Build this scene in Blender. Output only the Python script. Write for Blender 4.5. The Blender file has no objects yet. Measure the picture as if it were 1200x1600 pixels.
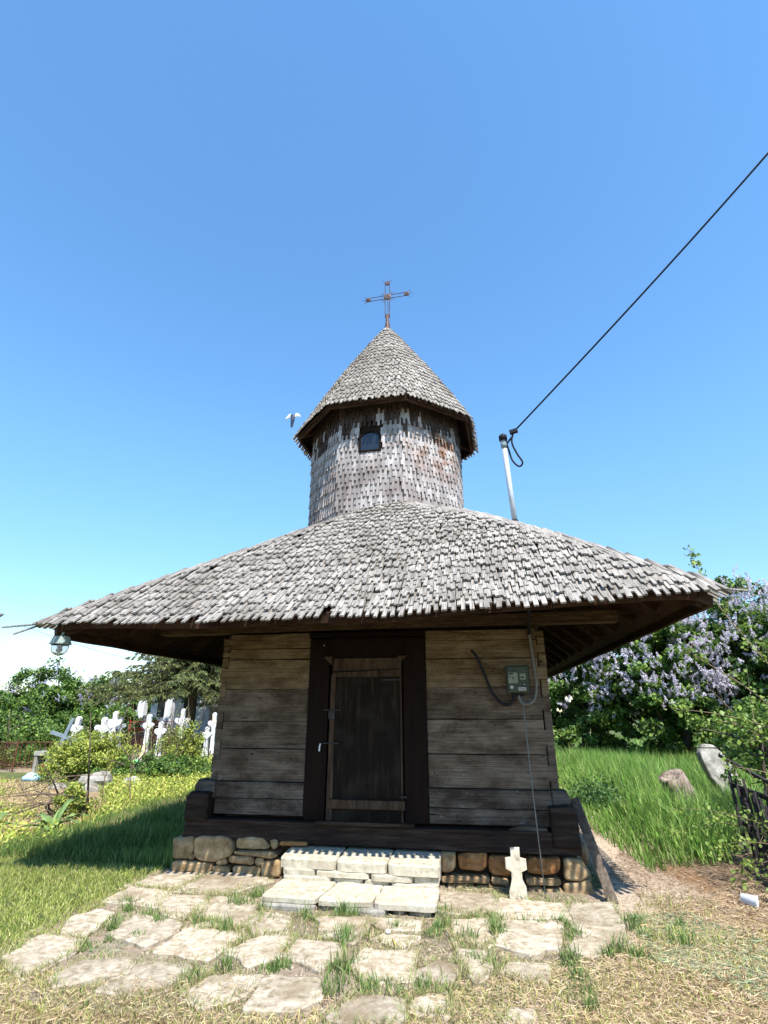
import bpy, bmesh, math, random
import numpy as np
from mathutils import Matrix, Vector, noise as mnoise

SC = bpy.context.scene
COL = SC.collection
R = math.radians
random.seed(7)
rng = np.random.default_rng(7)

# ------------------------------------------------------------------ camera, sky, sun, exposure
cam_d = bpy.data.cameras.new('camera')
cam_d.sensor_fit = 'VERTICAL'; cam_d.sensor_height = 32.0; cam_d.sensor_width = 24.0
cam_d.lens = 16.6; cam_d.clip_start = 0.05; cam_d.clip_end = 3000
cam = bpy.data.objects.new('camera', cam_d); COL.objects.link(cam)
cam.location = (0.98, -5.92, 1.6); cam.rotation_euler = (R(110.5), 0, R(9.0))
SC.camera = cam

SUN = Vector((0.82, -1.38, 2.58)).normalized()
world = bpy.data.worlds.new('World'); SC.world = world; world.use_nodes = True
wn = world.node_tree; wn.nodes.clear()
wo = wn.nodes.new('ShaderNodeOutputWorld'); bg = wn.nodes.new('ShaderNodeBackground')
sky = wn.nodes.new('ShaderNodeTexSky'); sky.sky_type = 'NISHITA'; sky.sun_disc = False
sky.sun_elevation = math.asin(SUN.z); sky.sun_rotation = math.atan2(SUN.x, SUN.y)
sky.altitude = 100; sky.air_density = 1.0; sky.dust_density = 0.1; sky.ozone_density = 3.0
tc = wn.nodes.new('ShaderNodeTexCoord')
mp = wn.nodes.new('ShaderNodeMapping'); mp.inputs['Scale'].default_value = (1.0, 1.0, 3.5)
nz = wn.nodes.new('ShaderNodeTexNoise'); nz.inputs['Scale'].default_value = 3.2; nz.inputs['Detail'].default_value = 7; nz.inputs['Roughness'].default_value = 0.6
rp = wn.nodes.new('ShaderNodeValToRGB'); rp.color_ramp.elements[0].position = 0.47; rp.color_ramp.elements[1].position = 0.72
sx = wn.nodes.new('ShaderNodeSeparateXYZ')
el = wn.nodes.new('ShaderNodeMapRange'); el.interpolation_type = 'SMOOTHSTEP'
el.inputs['From Min'].default_value = 0.16; el.inputs['From Max'].default_value = 0.02; el.inputs['To Min'].default_value = 0; el.inputs['To Max'].default_value = 0.8
ml = wn.nodes.new('ShaderNodeMath'); ml.operation = 'MULTIPLY'
mx = wn.nodes.new('ShaderNodeMix'); mx.data_type = 'RGBA'; mx.inputs[7].default_value = (5.6, 6.0, 6.3, 1)
hs = wn.nodes.new('ShaderNodeHueSaturation'); hs.inputs['Saturation'].default_value = 1.15; hs.inputs['Hue'].default_value = 0.494; hs.inputs['Value'].default_value = 1.0
L = wn.links.new
L(tc.outputs['Generated'], mp.inputs[0]); L(mp.outputs[0], nz.inputs[0]); L(nz.outputs[0], rp.inputs[0])
L(tc.outputs['Generated'], sx.inputs[0]); L(sx.outputs['Z'], el.inputs['Value'])
L(rp.outputs[0], ml.inputs[0]); L(el.outputs[0], ml.inputs[1]); L(ml.outputs[0], mx.inputs[0])
dm = wn.nodes.new('ShaderNodeMapRange'); dm.interpolation_type = 'SMOOTHSTEP'; dm.inputs['From Min'].default_value = -0.02; dm.inputs['From Max'].default_value = 0.5; dm.inputs['To Min'].default_value = 0.68; dm.inputs['To Max'].default_value = 1.12
L(sx.outputs['Z'], dm.inputs['Value']); L(dm.outputs[0], hs.inputs['Value'])
L(sky.outputs[0], hs.inputs['Color']); L(hs.outputs[0], mx.inputs[6]); L(mx.outputs[2], bg.inputs[0])
bg.inputs[1].default_value = 0.15
L(bg.outputs[0], wo.inputs[0])

sun_d = bpy.data.lights.new('sun', 'SUN'); sun_d.energy = 4.5; sun_d.angle = R(0.5); sun_d.color = (1.0, 0.96, 0.89)
sun = bpy.data.objects.new('sun', sun_d); COL.objects.link(sun)
sun.rotation_euler = SUN.to_track_quat('Z', 'Y').to_euler(); sun.location = (3, -6, 12)
SC.view_settings.view_transform = 'Standard'; SC.view_settings.look = 'None'
SC.view_settings.gamma = 1.0; SC.view_settings.exposure = 1.02; SC.view_settings.use_curve_mapping = False
SC.cycles.max_bounces = 6; SC.cycles.diffuse_bounces = 3; SC.cycles.transparent_max_bounces = 6
SC.cycles.use_denoising = True

# ------------------------------------------------------------------ helpers
def tag(o, label=None, cat=None, group=None, kind=None):
    if label: o['label'] = label
    if cat: o['category'] = cat
    if group: o['group'] = group
    if kind: o['kind'] = kind
    return o

def empty(name, loc=(0, 0, 0), label=None, cat=None, group=None, rz=0.0):
    o = bpy.data.objects.new(name, None); COL.objects.link(o); o.location = loc
    o.rotation_euler = (0, 0, rz); o.empty_display_size = 0.2
    return tag(o, label, cat, group)

def wmat(p):
    m = Matrix.Identity(4)
    while p is not None:
        m = p.matrix_basis @ m; p = p.parent
    return m

def link(name, me, parent=None, kind=None, world=True):
    o = bpy.data.objects.new(name, me); COL.objects.link(o)
    if parent is not None:
        o.parent = parent
        if world:           # vertices are in world space: undo the parent's own transform
            o.matrix_basis = wmat(parent).inverted()
    if kind: o['kind'] = kind
    return o

class MB:
    def __init__(s): s.v = []; s.f = []; s.uv = []
    def add(s, vs, fs, uvs=None, m=None):
        b = len(s.v)
        if m is not None: vs = [m @ Vector(v) for v in vs]
        s.v.extend([tuple(v) for v in vs])
        for f in fs: s.f.append(tuple(b + i for i in f))
        s.uv.extend(uvs if uvs else [(v[0], v[1]) for v in vs])
    def box(s, a, b, m=None):
        x0, y0, z0 = a; x1, y1, z1 = b
        s.add([(x0, y0, z0), (x1, y0, z0), (x1, y1, z0), (x0, y1, z0), (x0, y0, z1), (x1, y0, z1), (x1, y1, z1), (x0, y1, z1)],
              [(0, 3, 2, 1), (4, 5, 6, 7), (0, 1, 5, 4), (1, 2, 6, 5), (2, 3, 7, 6), (3, 0, 4, 7)], None, m)
    def beam(s, p, q, w, h, up=(0, 0, 1), w2=None, h2=None):
        p = Vector(p); q = Vector(q); d = (q - p).normalized(); u = Vector(up)
        sd = d.cross(u).normalized(); u = sd.cross(d).normalized()
        vs = []
        for c, ww, hh in ((p, w, h), (q, w2 or w, h2 or h)):
            for a, b in ((-1, -1), (1, -1), (1, 1), (-1, 1)): vs.append(c + sd * a * ww / 2 + u * b * hh / 2)
        s.add(vs, [(3, 2, 1, 0), (4, 5, 6, 7), (0, 1, 5, 4), (1, 2, 6, 5), (2, 3, 7, 6), (3, 0, 4, 7)])
    def tube(s, pts, rad, n=6, caps=True):
        pts = [Vector(p) for p in pts]
        if not hasattr(rad, '__len__'): rad = [rad] * len(pts)
        b = len(s.v); prev = None; L_ = 0.0
        for i, p in enumerate(pts):
            d = (pts[min(i + 1, len(pts) - 1)] - pts[max(i - 1, 0)]).normalized()
            if prev is None:
                a = d.orthogonal().normalized()
            else:
                a = (prev - d * prev.dot(d)); a = a.normalized() if a.length > 1e-6 else d.orthogonal().normalized()
            prev = a; c = d.cross(a)
            if i: L_ += (p - pts[i - 1]).length
            for k in range(n):
                t = 2 * math.pi * k / n
                s.v.append(tuple(p + (a * math.cos(t) + c * math.sin(t)) * rad[i])); s.uv.append((k / n, L_))
        for i in range(len(pts) - 1):
            for k in range(n):
                k2 = (k + 1) % n
                s.f.append((b + i * n + k, b + i * n + k2, b + (i + 1) * n + k2, b + (i + 1) * n + k))
        if caps:
            s.f.append(tuple(b + k for k in reversed(range(n)))); e = b + (len(pts) - 1) * n
            s.f.append(tuple(e + k for k in range(n)))
    def lathe(s, prof, n=12, m=None):      # prof: (radius, z)
        vs = []; fs = []
        for r, z in prof:
            for k in range(n):
                t = 2 * math.pi * k / n; vs.append((r * math.cos(t), r * math.sin(t), z))
        for i in range(len(prof) - 1):
            for k in range(n):
                k2 = (k + 1) % n; fs.append((i * n + k, i * n + k2, (i + 1) * n + k2, (i + 1) * n + k))
        fs.append(tuple(reversed(range(n)))); e = (len(prof) - 1) * n; fs.append(tuple(e + k for k in range(n)))
        s.add(vs, fs, None, m)
    def prism(s, poly, z0, z1, m=None):
        n = len(poly)
        a = sum(poly[i][0] * poly[(i + 1) % n][1] - poly[(i + 1) % n][0] * poly[i][1] for i in range(n))
        if a < 0: poly = poly[::-1]
        vs = [(x, y, z0) for x, y in poly] + [(x, y, z1) for x, y in poly]
        fs = [tuple(reversed(range(n))), tuple(range(n, 2 * n))] + [(i, (i + 1) % n, n + (i + 1) % n, n + i) for i in range(n)]
        s.add(vs, fs, None, m)
    def mesh(s, name, mat, smooth=False):
        me = bpy.data.meshes.new(name); me.from_pydata(s.v, [], s.f)
        uvl = me.uv_layers.new(name='UVMap')
        idx = np.empty(len(me.loops), dtype=np.int32); me.loops.foreach_get('vertex_index', idx)
        uv = np.array(s.uv, dtype=np.float32)[idx]; uvl.data.foreach_set('uv', uv.ravel())
        me.materials.append(mat)
        if smooth: me.polygons.foreach_set('use_smooth', [True] * len(me.polygons))
        me.update(); return me
    def build(s, name, mat, parent=None, smooth=False, kind=None, world=True):
        return link(name, s.mesh(name, mat, smooth), parent, kind, world)

def nrand(x, y, z=0.0): return mnoise.noise(Vector((x, y, z)))

def rough_poly(poly, step=0.06, amp=0.012, smooth=2, seed=0.0):
    """resample an outline, round its corners and make it uneven"""
    pts = [Vector((p[0], p[1])) for p in poly]; n = len(pts)
    a = sum(pts[i].x * pts[(i + 1) % n].y - pts[(i + 1) % n].x * pts[i].y for i in range(n))
    if a < 0: pts.reverse()
    out = []
    for i in range(n):
        p, q = pts[i], pts[(i + 1) % n]; k = max(1, int((q - p).length / step + 0.5))
        for j in range(k): out.append(p.lerp(q, j / k))
    for _ in range(smooth):
        m = len(out); out = [(out[i - 1] + out[i] * 2 + out[(i + 1) % m]) / 4 for i in range(m)]
    c = sum(out, Vector((0, 0))) / len(out); res = []
    for p in out:
        d = (p - c).normalized(); r = nrand(p.x * 9 + seed, p.y * 9, seed) * amp * 2
        res.append(p + d * r)
    return res, c

def stone(mb, poly, z0, z1, bev=0.015, step=0.06, amp=0.012, smooth=2, dome=0.0, m=None, seed=0.0, rel=0.006):
    """a dressed stone or plank: uneven outline, worn edge, slightly uneven face"""
    out, c = rough_poly(poly, step, amp, smooth, seed)
    n = len(out); vs = []; fs = []
    def ring(f_in, z, rl=0.0):
        for p in out:
            d = (c - p); l = d.length or 1; q = p + d * min(f_in / l, 0.9)
            vs.append((q.x, q.y, z + (nrand(q.x * 7, q.y * 7, seed + 3) * rl)))
    ring(0.0, z0); ring(-0.002, z1 - bev * 1.3, 0.0); ring(bev * 0.4, z1 - bev * 0.4, rel); ring(bev * 1.2, z1, rel)
    rr = max((p - c).length for p in out)
    for fr in (0.45,):
        for p in out:
            q = p + (c - p) * fr; vs.append((q.x, q.y, z1 + dome * 0.7 + nrand(q.x * 6, q.y * 6, seed + 5) * rel * 1.6))
    vs.append((c.x, c.y, z1 + dome))
    for k in range(4):
        for i in range(n): fs.append((k * n + i, k * n + (i + 1) % n, (k + 1) * n + (i + 1) % n, (k + 1) * n + i))
    t = 4 * n
    for i in range(n): fs.append((t + i, t + (i + 1) % n, 5 * n))
    fs.append(tuple(reversed(range(n))))
    mb.add(vs, fs, None, m)

# vertical wall plane: local (x, y, z) -> world (x, Y0 - z, y)
def face_m(Y0): return Matrix(((1, 0, 0, 0), (0, 0, -1, Y0), (0, 1, 0, 0), (0, 0, 0, 1)))

# ------------------------------------------------------------------ materials
def newmat(name):
    m = bpy.data.materials.new(name); m.use_nodes = True; nt = m.node_tree; nt.nodes.clear()
    o = nt.nodes.new('ShaderNodeOutputMaterial'); b = nt.nodes.new('ShaderNodeBsdfPrincipled')
    nt.links.new(b.outputs[0], o.inputs[0]); return m, nt, b, o

def pmat(name, cols, scale=(1, 1, 1), ns=4.0, coord='POS', rough=0.85, bump=0.3, bdist=0.01, spread=(0.3, 0.7), detail=8,
         blotch=None, blotch_scale=1.0, blotch_pos=(0.5, 0.62), vary=0.0, island=False, cracks=None, metal=0.0, spec=0.15, stain=None):
    m, nt, b, o = newmat(name); N = nt.nodes.new; K = nt.links.new
    if coord == 'POS': g = N('ShaderNodeNewGeometry'); src = g.outputs['Position']
    elif coord == 'UV': g = N('ShaderNodeUVMap'); src = g.outputs[0]
    else: g = N('ShaderNodeTexCoord'); src = g.outputs['Object']
    mpn = N('ShaderNodeMapping'); mpn.inputs['Scale'].default_value = scale; K(src, mpn.inputs[0])
    vec = mpn.outputs[0]; rnd = None
    if vary or island:
        oi = N('ShaderNodeObjectInfo'); ge = N('ShaderNodeNewGeometry')
        ad = N('ShaderNodeMath'); ad.operation = 'ADD'; K(oi.outputs['Random'], ad.inputs[0])
        if island: K(ge.outputs['Random Per Island'], ad.inputs[1])
        else: ad.inputs[1].default_value = 0
        fr = N('ShaderNodeMath'); fr.operation = 'FRACT'; K(ad.outputs[0], fr.inputs[0]); rnd = fr.outputs[0]
        sh = N('ShaderNodeMath'); sh.operation = 'MULTIPLY'; sh.inputs[1].default_value = 37.0; K(rnd, sh.inputs[0])
        va = N('ShaderNodeVectorMath'); va.operation = 'ADD'; K(vec, va.inputs[0]); K(sh.outputs[0], va.inputs[1]); vec = va.outputs[0]
    n1 = N('ShaderNodeTexNoise'); n1.inputs['Scale'].default_value = ns; n1.inputs['Detail'].default_value = detail; n1.inputs['Roughness'].default_value = 0.72
    K(vec, n1.inputs[0])
    cr = N('ShaderNodeValToRGB'); e = cr.color_ramp.elements
    e[0].position = spread[0]; e[0].color = (*cols[0], 1); e[1].position = spread[1]; e[1].color = (*cols[-1], 1)
    for i, c in enumerate(cols[1:-1]):
        k = cr.color_ramp.elements.new(spread[0] + (spread[1] - spread[0]) * (i + 1) / (len(cols) - 1)); k.color = (*c, 1)
    K(n1.outputs[0], cr.inputs[0]); c_out = cr.outputs[0]
    if blotch:
        n2 = N('ShaderNodeTexNoise'); n2.inputs['Scale'].default_value = blotch_scale; n2.inputs['Detail'].default_value = 5
        g2 = N('ShaderNodeNewGeometry'); K(g2.outputs['Position'], n2.inputs[0])
        r2 = N('ShaderNodeMapRange'); r2.inputs['From Min'].default_value = blotch_pos[0]; r2.inputs['From Max'].default_value = blotch_pos[1]; K(n2.outputs[0], r2.inputs['Value'])
        m2 = N('ShaderNodeMix'); m2.data_type = 'RGBA'; m2.blend_type = 'MIX'; m2.inputs[7].default_value = (*blotch, 1)
        K(r2.outputs[0], m2.inputs[0]); K(c_out, m2.inputs[6]); c_out = m2.outputs[2]
        mm = N('ShaderNodeMath'); mm.operation = 'MULTIPLY'; mm.inputs[1].default_value = 0.75; K(r2.outputs[0], mm.inputs[0]); K(mm.outputs[0], m2.inputs[0])
    if stain:
        gp = N('ShaderNodeNewGeometry'); dn = N('ShaderNodeVectorMath'); dn.operation = 'DISTANCE'; dn.inputs[1].default_value = stain[0]; K(gp.outputs['Position'], dn.inputs[0])
        rs_ = N('ShaderNodeMapRange'); rs_.inputs['From Min'].default_value = stain[1]; rs_.inputs['From Max'].default_value = stain[1] * 0.3; rs_.inputs['To Max'].default_value = 1.0; K(dn.outputs['Value'], rs_.inputs['Value'])
        ns_ = N('ShaderNodeTexNoise'); ns_.inputs['Scale'].default_value = 5; K(gp.outputs['Position'], ns_.inputs[0])
        rr_ = N('ShaderNodeMapRange'); rr_.inputs['From Min'].default_value = 0.4; rr_.inputs['From Max'].default_value = 0.6; K(ns_.outputs[0], rr_.inputs['Value'])
        mu_ = N('ShaderNodeMath'); mu_.operation = 'MULTIPLY'; K(rs_.outputs[0], mu_.inputs[0]); K(rr_.outputs[0], mu_.inputs[1])
        ms_ = N('ShaderNodeMix'); ms_.data_type = 'RGBA'; ms_.inputs[7].default_value = (*stain[2], 1); K(mu_.outputs[0], ms_.inputs[0]); K(c_out, ms_.inputs[6]); c_out = ms_.outputs[2]
    if cracks:
        vo = N('ShaderNodeTexVoronoi'); vo.feature = 'DISTANCE_TO_EDGE'; vo.inputs['Scale'].default_value = cracks[0]
        mc = N('ShaderNodeMapping'); mc.inputs['Scale'].default_value = cracks[1]; K(src, mc.inputs[0])
        nn = N('ShaderNodeTexNoise'); nn.inputs['Scale'].default_value = 6; K(mc.outputs[0], nn.inputs[0])
        vm = N('ShaderNodeMix'); vm.data_type = 'RGBA'; vm.inputs[0].default_value = 0.08; K(mc.outputs[0], vm.inputs[6]); K(nn.outputs['Color'], vm.inputs[7])
        K(vm.outputs[2], vo.inputs[0])
        rc = N('ShaderNodeMapRange'); rc.inputs['From Min'].default_value = cracks[2]; rc.inputs['From Max'].default_value = 0.0; rc.inputs['To Max'].default_value = 0.8; K(vo.outputs[0], rc.inputs['Value'])
        n3 = N('ShaderNodeTexNoise'); n3.inputs['Scale'].default_value = 3.0; K(src, n3.inputs[0])
        r3 = N('ShaderNodeMapRange'); r3.inputs['From Min'].default_value = 0.42; r3.inputs['From Max'].default_value = 0.6; K(n3.outputs[0], r3.inputs['Value'])
        mu = N('ShaderNodeMath'); mu.operation = 'MULTIPLY'; K(rc.outputs[0], mu.inputs[0]); K(r3.outputs[0], mu.inputs[1])
        m3 = N('ShaderNodeMix'); m3.data_type = 'RGBA'; m3.inputs[7].default_value = (0.02, 0.015, 0.01, 1); K(mu.outputs[0], m3.inputs[0]); K(c_out, m3.inputs[6]); c_out = m3.outputs[2]
    if vary:
        hv = N('ShaderNodeHueSaturation'); mr = N('ShaderNodeMapRange'); mr.inputs['To Min'].default_value = 1 - vary; mr.inputs['To Max'].default_value = 1 + vary * 0.6
        K(rnd, mr.inputs['Value']); K(mr.outputs[0], hv.inputs['Value']); K(c_out, hv.inputs['Color']); c_out = hv.outputs[0]
    K(c_out, b.inputs['Base Color']); b.inputs['Roughness'].default_value = rough; b.inputs['Metallic'].default_value = metal
    b.inputs['Specular IOR Level'].default_value = spec
    if bump:
        bu = N('ShaderNodeBump'); bu.inputs['Strength'].default_value = bump; bu.inputs['Distance'].default_value = bdist
        K(n1.outputs[0], bu.inputs['Height']); K(bu.outputs[0], b.inputs['Normal'])
    return m

def colmat(name, trans=0.0, rough=0.7, spec=0.25):
    """colour from the per-leaf / per-blade attribute, some light passing through"""
    m, nt, b, o = newmat(name); N = nt.nodes.new; K = nt.links.new
    a = N('ShaderNodeAttribute'); a.attribute_name = 'col'; K(a.outputs['Color'], b.inputs['Base Color'])
    b.inputs['Roughness'].default_value = rough; b.inputs['Specular IOR Level'].default_value = spec
    if trans:
        t = N('ShaderNodeBsdfTranslucent'); hv = N('ShaderNodeHueSaturation'); hv.inputs['Value'].default_value = 1.2; hv.inputs['Hue'].default_value = 0.485
        K(a.outputs['Color'], hv.inputs['Color']); K(hv.outputs[0], t.inputs[0])
        mx_ = N('ShaderNodeMixShader'); mx_.inputs[0].default_value = trans; K(b.outputs[0], mx_.inputs[1]); K(t.outputs[0], mx_.inputs[2]); K(mx_.outputs[0], o.inputs[0])
    return m

M = {}
M['shingle'] = pmat('weathered_shingle', [(0.03, 0.025, 0.021), (0.215, 0.19, 0.165), (0.44, 0.405, 0.365)], scale=(95, 5, 1), ns=1.0, coord='UV', bump=0.5, bdist=0.006,
                    spread=(0.28, 0.62), blotch=(0.16, 0.14, 0.115), blotch_scale=1.6, blotch_pos=(0.48, 0.75), vary=0.22, island=True)
M['tower_shingle'] = pmat('tower_shingle', [(0.07, 0.055, 0.052), (0.33, 0.29, 0.275), (0.52, 0.49, 0.48)], scale=(80, 5, 1), ns=1.0, coord='UV', bump=0.5, bdist=0.006,
                    spread=(0.28, 0.62), blotch=(0.13, 0.09, 0.075), blotch_scale=1.1, blotch_pos=(0.5, 0.7), vary=0.28, stain=((0.85, 1.4, 5.5), 0.85, (0.21, 0.105, 0.06)), island=True)
M['tower_dark'] = pmat('eave_shade_shingle', [(0.012, 0.007, 0.006), (0.05, 0.032, 0.026), (0.12, 0.085, 0.07)], scale=(80, 5, 1), ns=1.0, coord='UV', bump=0.5, bdist=0.006, spread=(0.28, 0.68), vary=0.3, island=True)  # dark brown for the top tower rows: eave shade put into the colour
M['log_warm'] = pmat('log_brown', [(0.04, 0.024, 0.012), (0.165, 0.108, 0.058), (0.29, 0.215, 0.13)], scale=(4.5, 34, 34), ns=1.0, bump=0.8, bdist=0.01, spread=(0.33, 0.66),
                     blotch=(0.10, 0.068, 0.045), blotch_scale=2.6, blotch_pos=(0.5, 0.7), vary=0.18, cracks=(26, (0.6, 1, 1.7), 0.07))
M['log_gray'] = pmat('log_grey', [(0.028, 0.017, 0.010), (0.14, 0.095, 0.06), (0.27, 0.21, 0.155)], scale=(4.0, 32, 32), ns=1.0, bump=0.8, bdist=0.01, spread=(0.33, 0.68),
                     blotch=(0.085, 0.06, 0.045), blotch_scale=2.2, blotch_pos=(0.5, 0.7), vary=0.2, cracks=(22, (0.5, 1, 2.0), 0.03))
M['log_dark'] = pmat('log_dark', [(0.007, 0.0045, 0.004), (0.026, 0.016, 0.012), (0.065, 0.047, 0.036)], scale=(2.0, 22, 22), ns=1.0, bump=0.6, bdist=0.01, spread=(0.3, 0.72), vary=0.2)
M['side_log'] = pmat('side_log', [(0.05, 0.036, 0.026), (0.14, 0.105, 0.078), (0.235, 0.195, 0.155)], scale=(24, 2.0, 24), ns=1.0, bump=0.6, bdist=0.01, spread=(0.3, 0.7), vary=0.25)
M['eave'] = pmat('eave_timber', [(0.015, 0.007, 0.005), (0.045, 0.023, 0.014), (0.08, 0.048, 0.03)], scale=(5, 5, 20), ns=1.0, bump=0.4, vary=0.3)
M['plate'] = pmat('plate_timber', [(0.02, 0.012, 0.007), (0.065, 0.040, 0.024), (0.12, 0.08, 0.05)], scale=(4, 26, 26), ns=1.0, bump=0.6, bdist=0.01, spread=(0.33, 0.68))
M['frame'] = pmat('door_frame_wood', [(0.004, 0.002, 0.0015), (0.014, 0.006, 0.0035)], scale=(22, 22, 2), ns=1.0, bump=0.3)
M['door'] = pmat('door_wood', [(0.003, 0.002, 0.0015), (0.011, 0.007, 0.0045), (0.05, 0.034, 0.022)], scale=(20, 20, 2.0), ns=1.0, bump=0.5, spread=(0.3, 0.78), blotch=(0.035, 0.028, 0.022), blotch_scale=2.4, blotch_pos=(0.52, 0.75))
M['door_trim'] = pmat('door_trim', [(0.012, 0.007, 0.004), (0.055, 0.034, 0.022), (0.10, 0.07, 0.048)], scale=(18, 18, 3), ns=1.0, bump=0.4, vary=0.2)
M['stone'] = pmat('foundation_stone', [(0.14, 0.08, 0.035), (0.31, 0.21, 0.11), (0.46, 0.355, 0.21)], ns=9, bump=0.6, bdist=0.015, spread=(0.3, 0.7), vary=0.25)
M['orange_stone'] = pmat('orange_brown_stone', [(0.10, 0.04, 0.015), (0.27, 0.125, 0.045), (0.40, 0.22, 0.10)], ns=9, bump=0.6, bdist=0.015, spread=(0.3, 0.7), vary=0.15)
M['step'] = pmat('pale_step_stone', [(0.24, 0.20, 0.14), (0.45, 0.40, 0.30), (0.56, 0.52, 0.42)], ns=16, bump=0.5, bdist=0.01, spread=(0.3, 0.65), vary=0.12, blotch=(0.36, 0.30, 0.22), blotch_scale=3, blotch_pos=(0.52, 0.75))
M['slab'] = pmat('paving_slab', [(0.20, 0.155, 0.09), (0.40, 0.335, 0.25), (0.55, 0.485, 0.385)], ns=17, bump=0.7, bdist=0.012, spread=(0.34, 0.66), vary=0.16, blotch=(0.22, 0.165, 0.10), blotch_scale=3.0, blotch_pos=(0.5, 0.68))
M['white_stone'] = pmat('whitewashed_stone', [(0.25, 0.25, 0.25), (0.48, 0.48, 0.47), (0.62, 0.62, 0.61)], ns=7, bump=0.4, spread=(0.22, 0.5), blotch=(0.62, 0.47, 0.22), blotch_scale=2.2, blotch_pos=(0.58, 0.68))
M['grey_stone'] = pmat('grey_stone', [(0.12, 0.11, 0.09), (0.29, 0.27, 0.23), (0.47, 0.45, 0.40)], ns=7, bump=0.6, bdist=0.02, vary=0.2)
M['plaster'] = pmat('white_plaster', [(0.60, 0.61, 0.63), (0.78, 0.78, 0.78)], ns=3, bump=0.2, blotch=(0.5, 0.5, 0.5), blotch_scale=2)
M['grey_paint'] = pmat('grey_blue_paint', [(0.13, 0.17, 0.20), (0.24, 0.29, 0.32)], ns=8, bump=0.2)
M['rust'] = pmat('rusty_iron', [(0.06, 0.025, 0.015), (0.20, 0.085, 0.05)], ns=20, bump=0.3, rough=0.8)
M['iron'] = pmat('dark_iron', [(0.02, 0.02, 0.022), (0.055, 0.05, 0.05)], ns=20, bump=0.2, rough=0.6)
M['cross_metal'] = pmat('cross_metal', [(0.04, 0.025, 0.024), (0.10, 0.065, 0.06), (0.2, 0.15, 0.14)], ns=14, bump=0.3, rough=0.55, metal=0.3)
M['red'] = pmat('red_paint', [(0.35, 0.02, 0.015), (0.55, 0.04, 0.03)], ns=12, bump=0.1, rough=0.5)
M['galv'] = pmat('galvanised_pipe', [(0.42, 0.44, 0.48), (0.60, 0.62, 0.66)], ns=16, bump=0.1, rough=0.45, metal=0.3)
M['black'] = pmat('black_rubber', [(0.008, 0.008, 0.012), (0.02, 0.02, 0.028)], ns=16, bump=0.1, rough=0.6)
M['meter'] = pmat('grey_meter_box', [(0.045, 0.052, 0.040), (0.075, 0.085, 0.065)], ns=10, bump=0.1, rough=0.5)
M['dial'] = pmat('dial_plate', [(0.17, 0.20, 0.15), (0.26, 0.29, 0.22)], ns=14, bump=0.0, rough=0.4)
M['paper'] = pmat('pale_label', [(0.45, 0.46, 0.44), (0.62, 0.63, 0.62)], ns=40, bump=0.0)
M['conduit'] = pmat('grey_conduit', [(0.12, 0.12, 0.11), (0.22, 0.22, 0.2)], ns=12, bump=0.1, rough=0.5)
M['lamp_body'] = pmat('grey_lamp_metal', [(0.22, 0.27, 0.25), (0.36, 0.42, 0.38)], ns=10, bump=0.1, rough=0.45)
M['white_plastic'] = pmat('white_plastic', [(0.68, 0.7, 0.74), (0.8, 0.8, 0.82)], ns=10, bump=0.0, rough=0.35)
M['yellow'] = pmat('yellow_plastic', [(0.6, 0.36, 0.03), (0.7, 0.45, 0.05)], ns=10, bump=0.0, rough=0.4)
M['blue_bag'] = pmat('pale_blue_plastic', [(0.3, 0.5, 0.6), (0.45, 0.65, 0.72)], ns=10, bump=0.2, rough=0.4)
M['bark'] = pmat('bark', [(0.05, 0.035, 0.025), (0.16, 0.125, 0.095)], scale=(1, 1, 0.3), ns=14, bump=0.7, bdist=0.02)
M['twig'] = pmat('thin_twig', [(0.12, 0.085, 0.05), (0.26, 0.20, 0.13)], ns=14, bump=0.2)
M['dead_wood'] = pmat('dead_wood', [(0.09, 0.06, 0.045), (0.25, 0.19, 0.15), (0.45, 0.40, 0.35)], scale=(6, 6, 1.5), ns=4, bump=0.8, bdist=0.03)
M['fence_wood'] = pmat('fence_wood', [(0.02, 0.018, 0.02), (0.07, 0.06, 0.06)], scale=(10, 10, 2), ns=2, bump=0.4)
M['leaf'] = colmat('leaf', 0.28, 0.5, 0.35)
M['petal'] = colmat('petal', 0.25, 0.8, 0.1)
M['grass'] = colmat('grass_blade', 0.22, 0.6, 0.25)
M['straw'] = colmat('dry_straw', 0.10, 0.8, 0.15)
M['soil'] = None
m_, nt_, b_, o_ = newmat('clear_glass'); b_.inputs['Transmission Weight'].default_value = 1.0; b_.inputs['Roughness'].default_value = 0.02; b_.inputs['IOR'].default_value = 1.45; M['glass'] = m_
m_, nt_, b_, o_ = newmat('dark_pane'); b_.inputs['Base Color'].default_value = (0.015, 0.02, 0.03, 1); b_.inputs['Roughness'].default_value = 0.15; M['pane'] = m_
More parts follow.
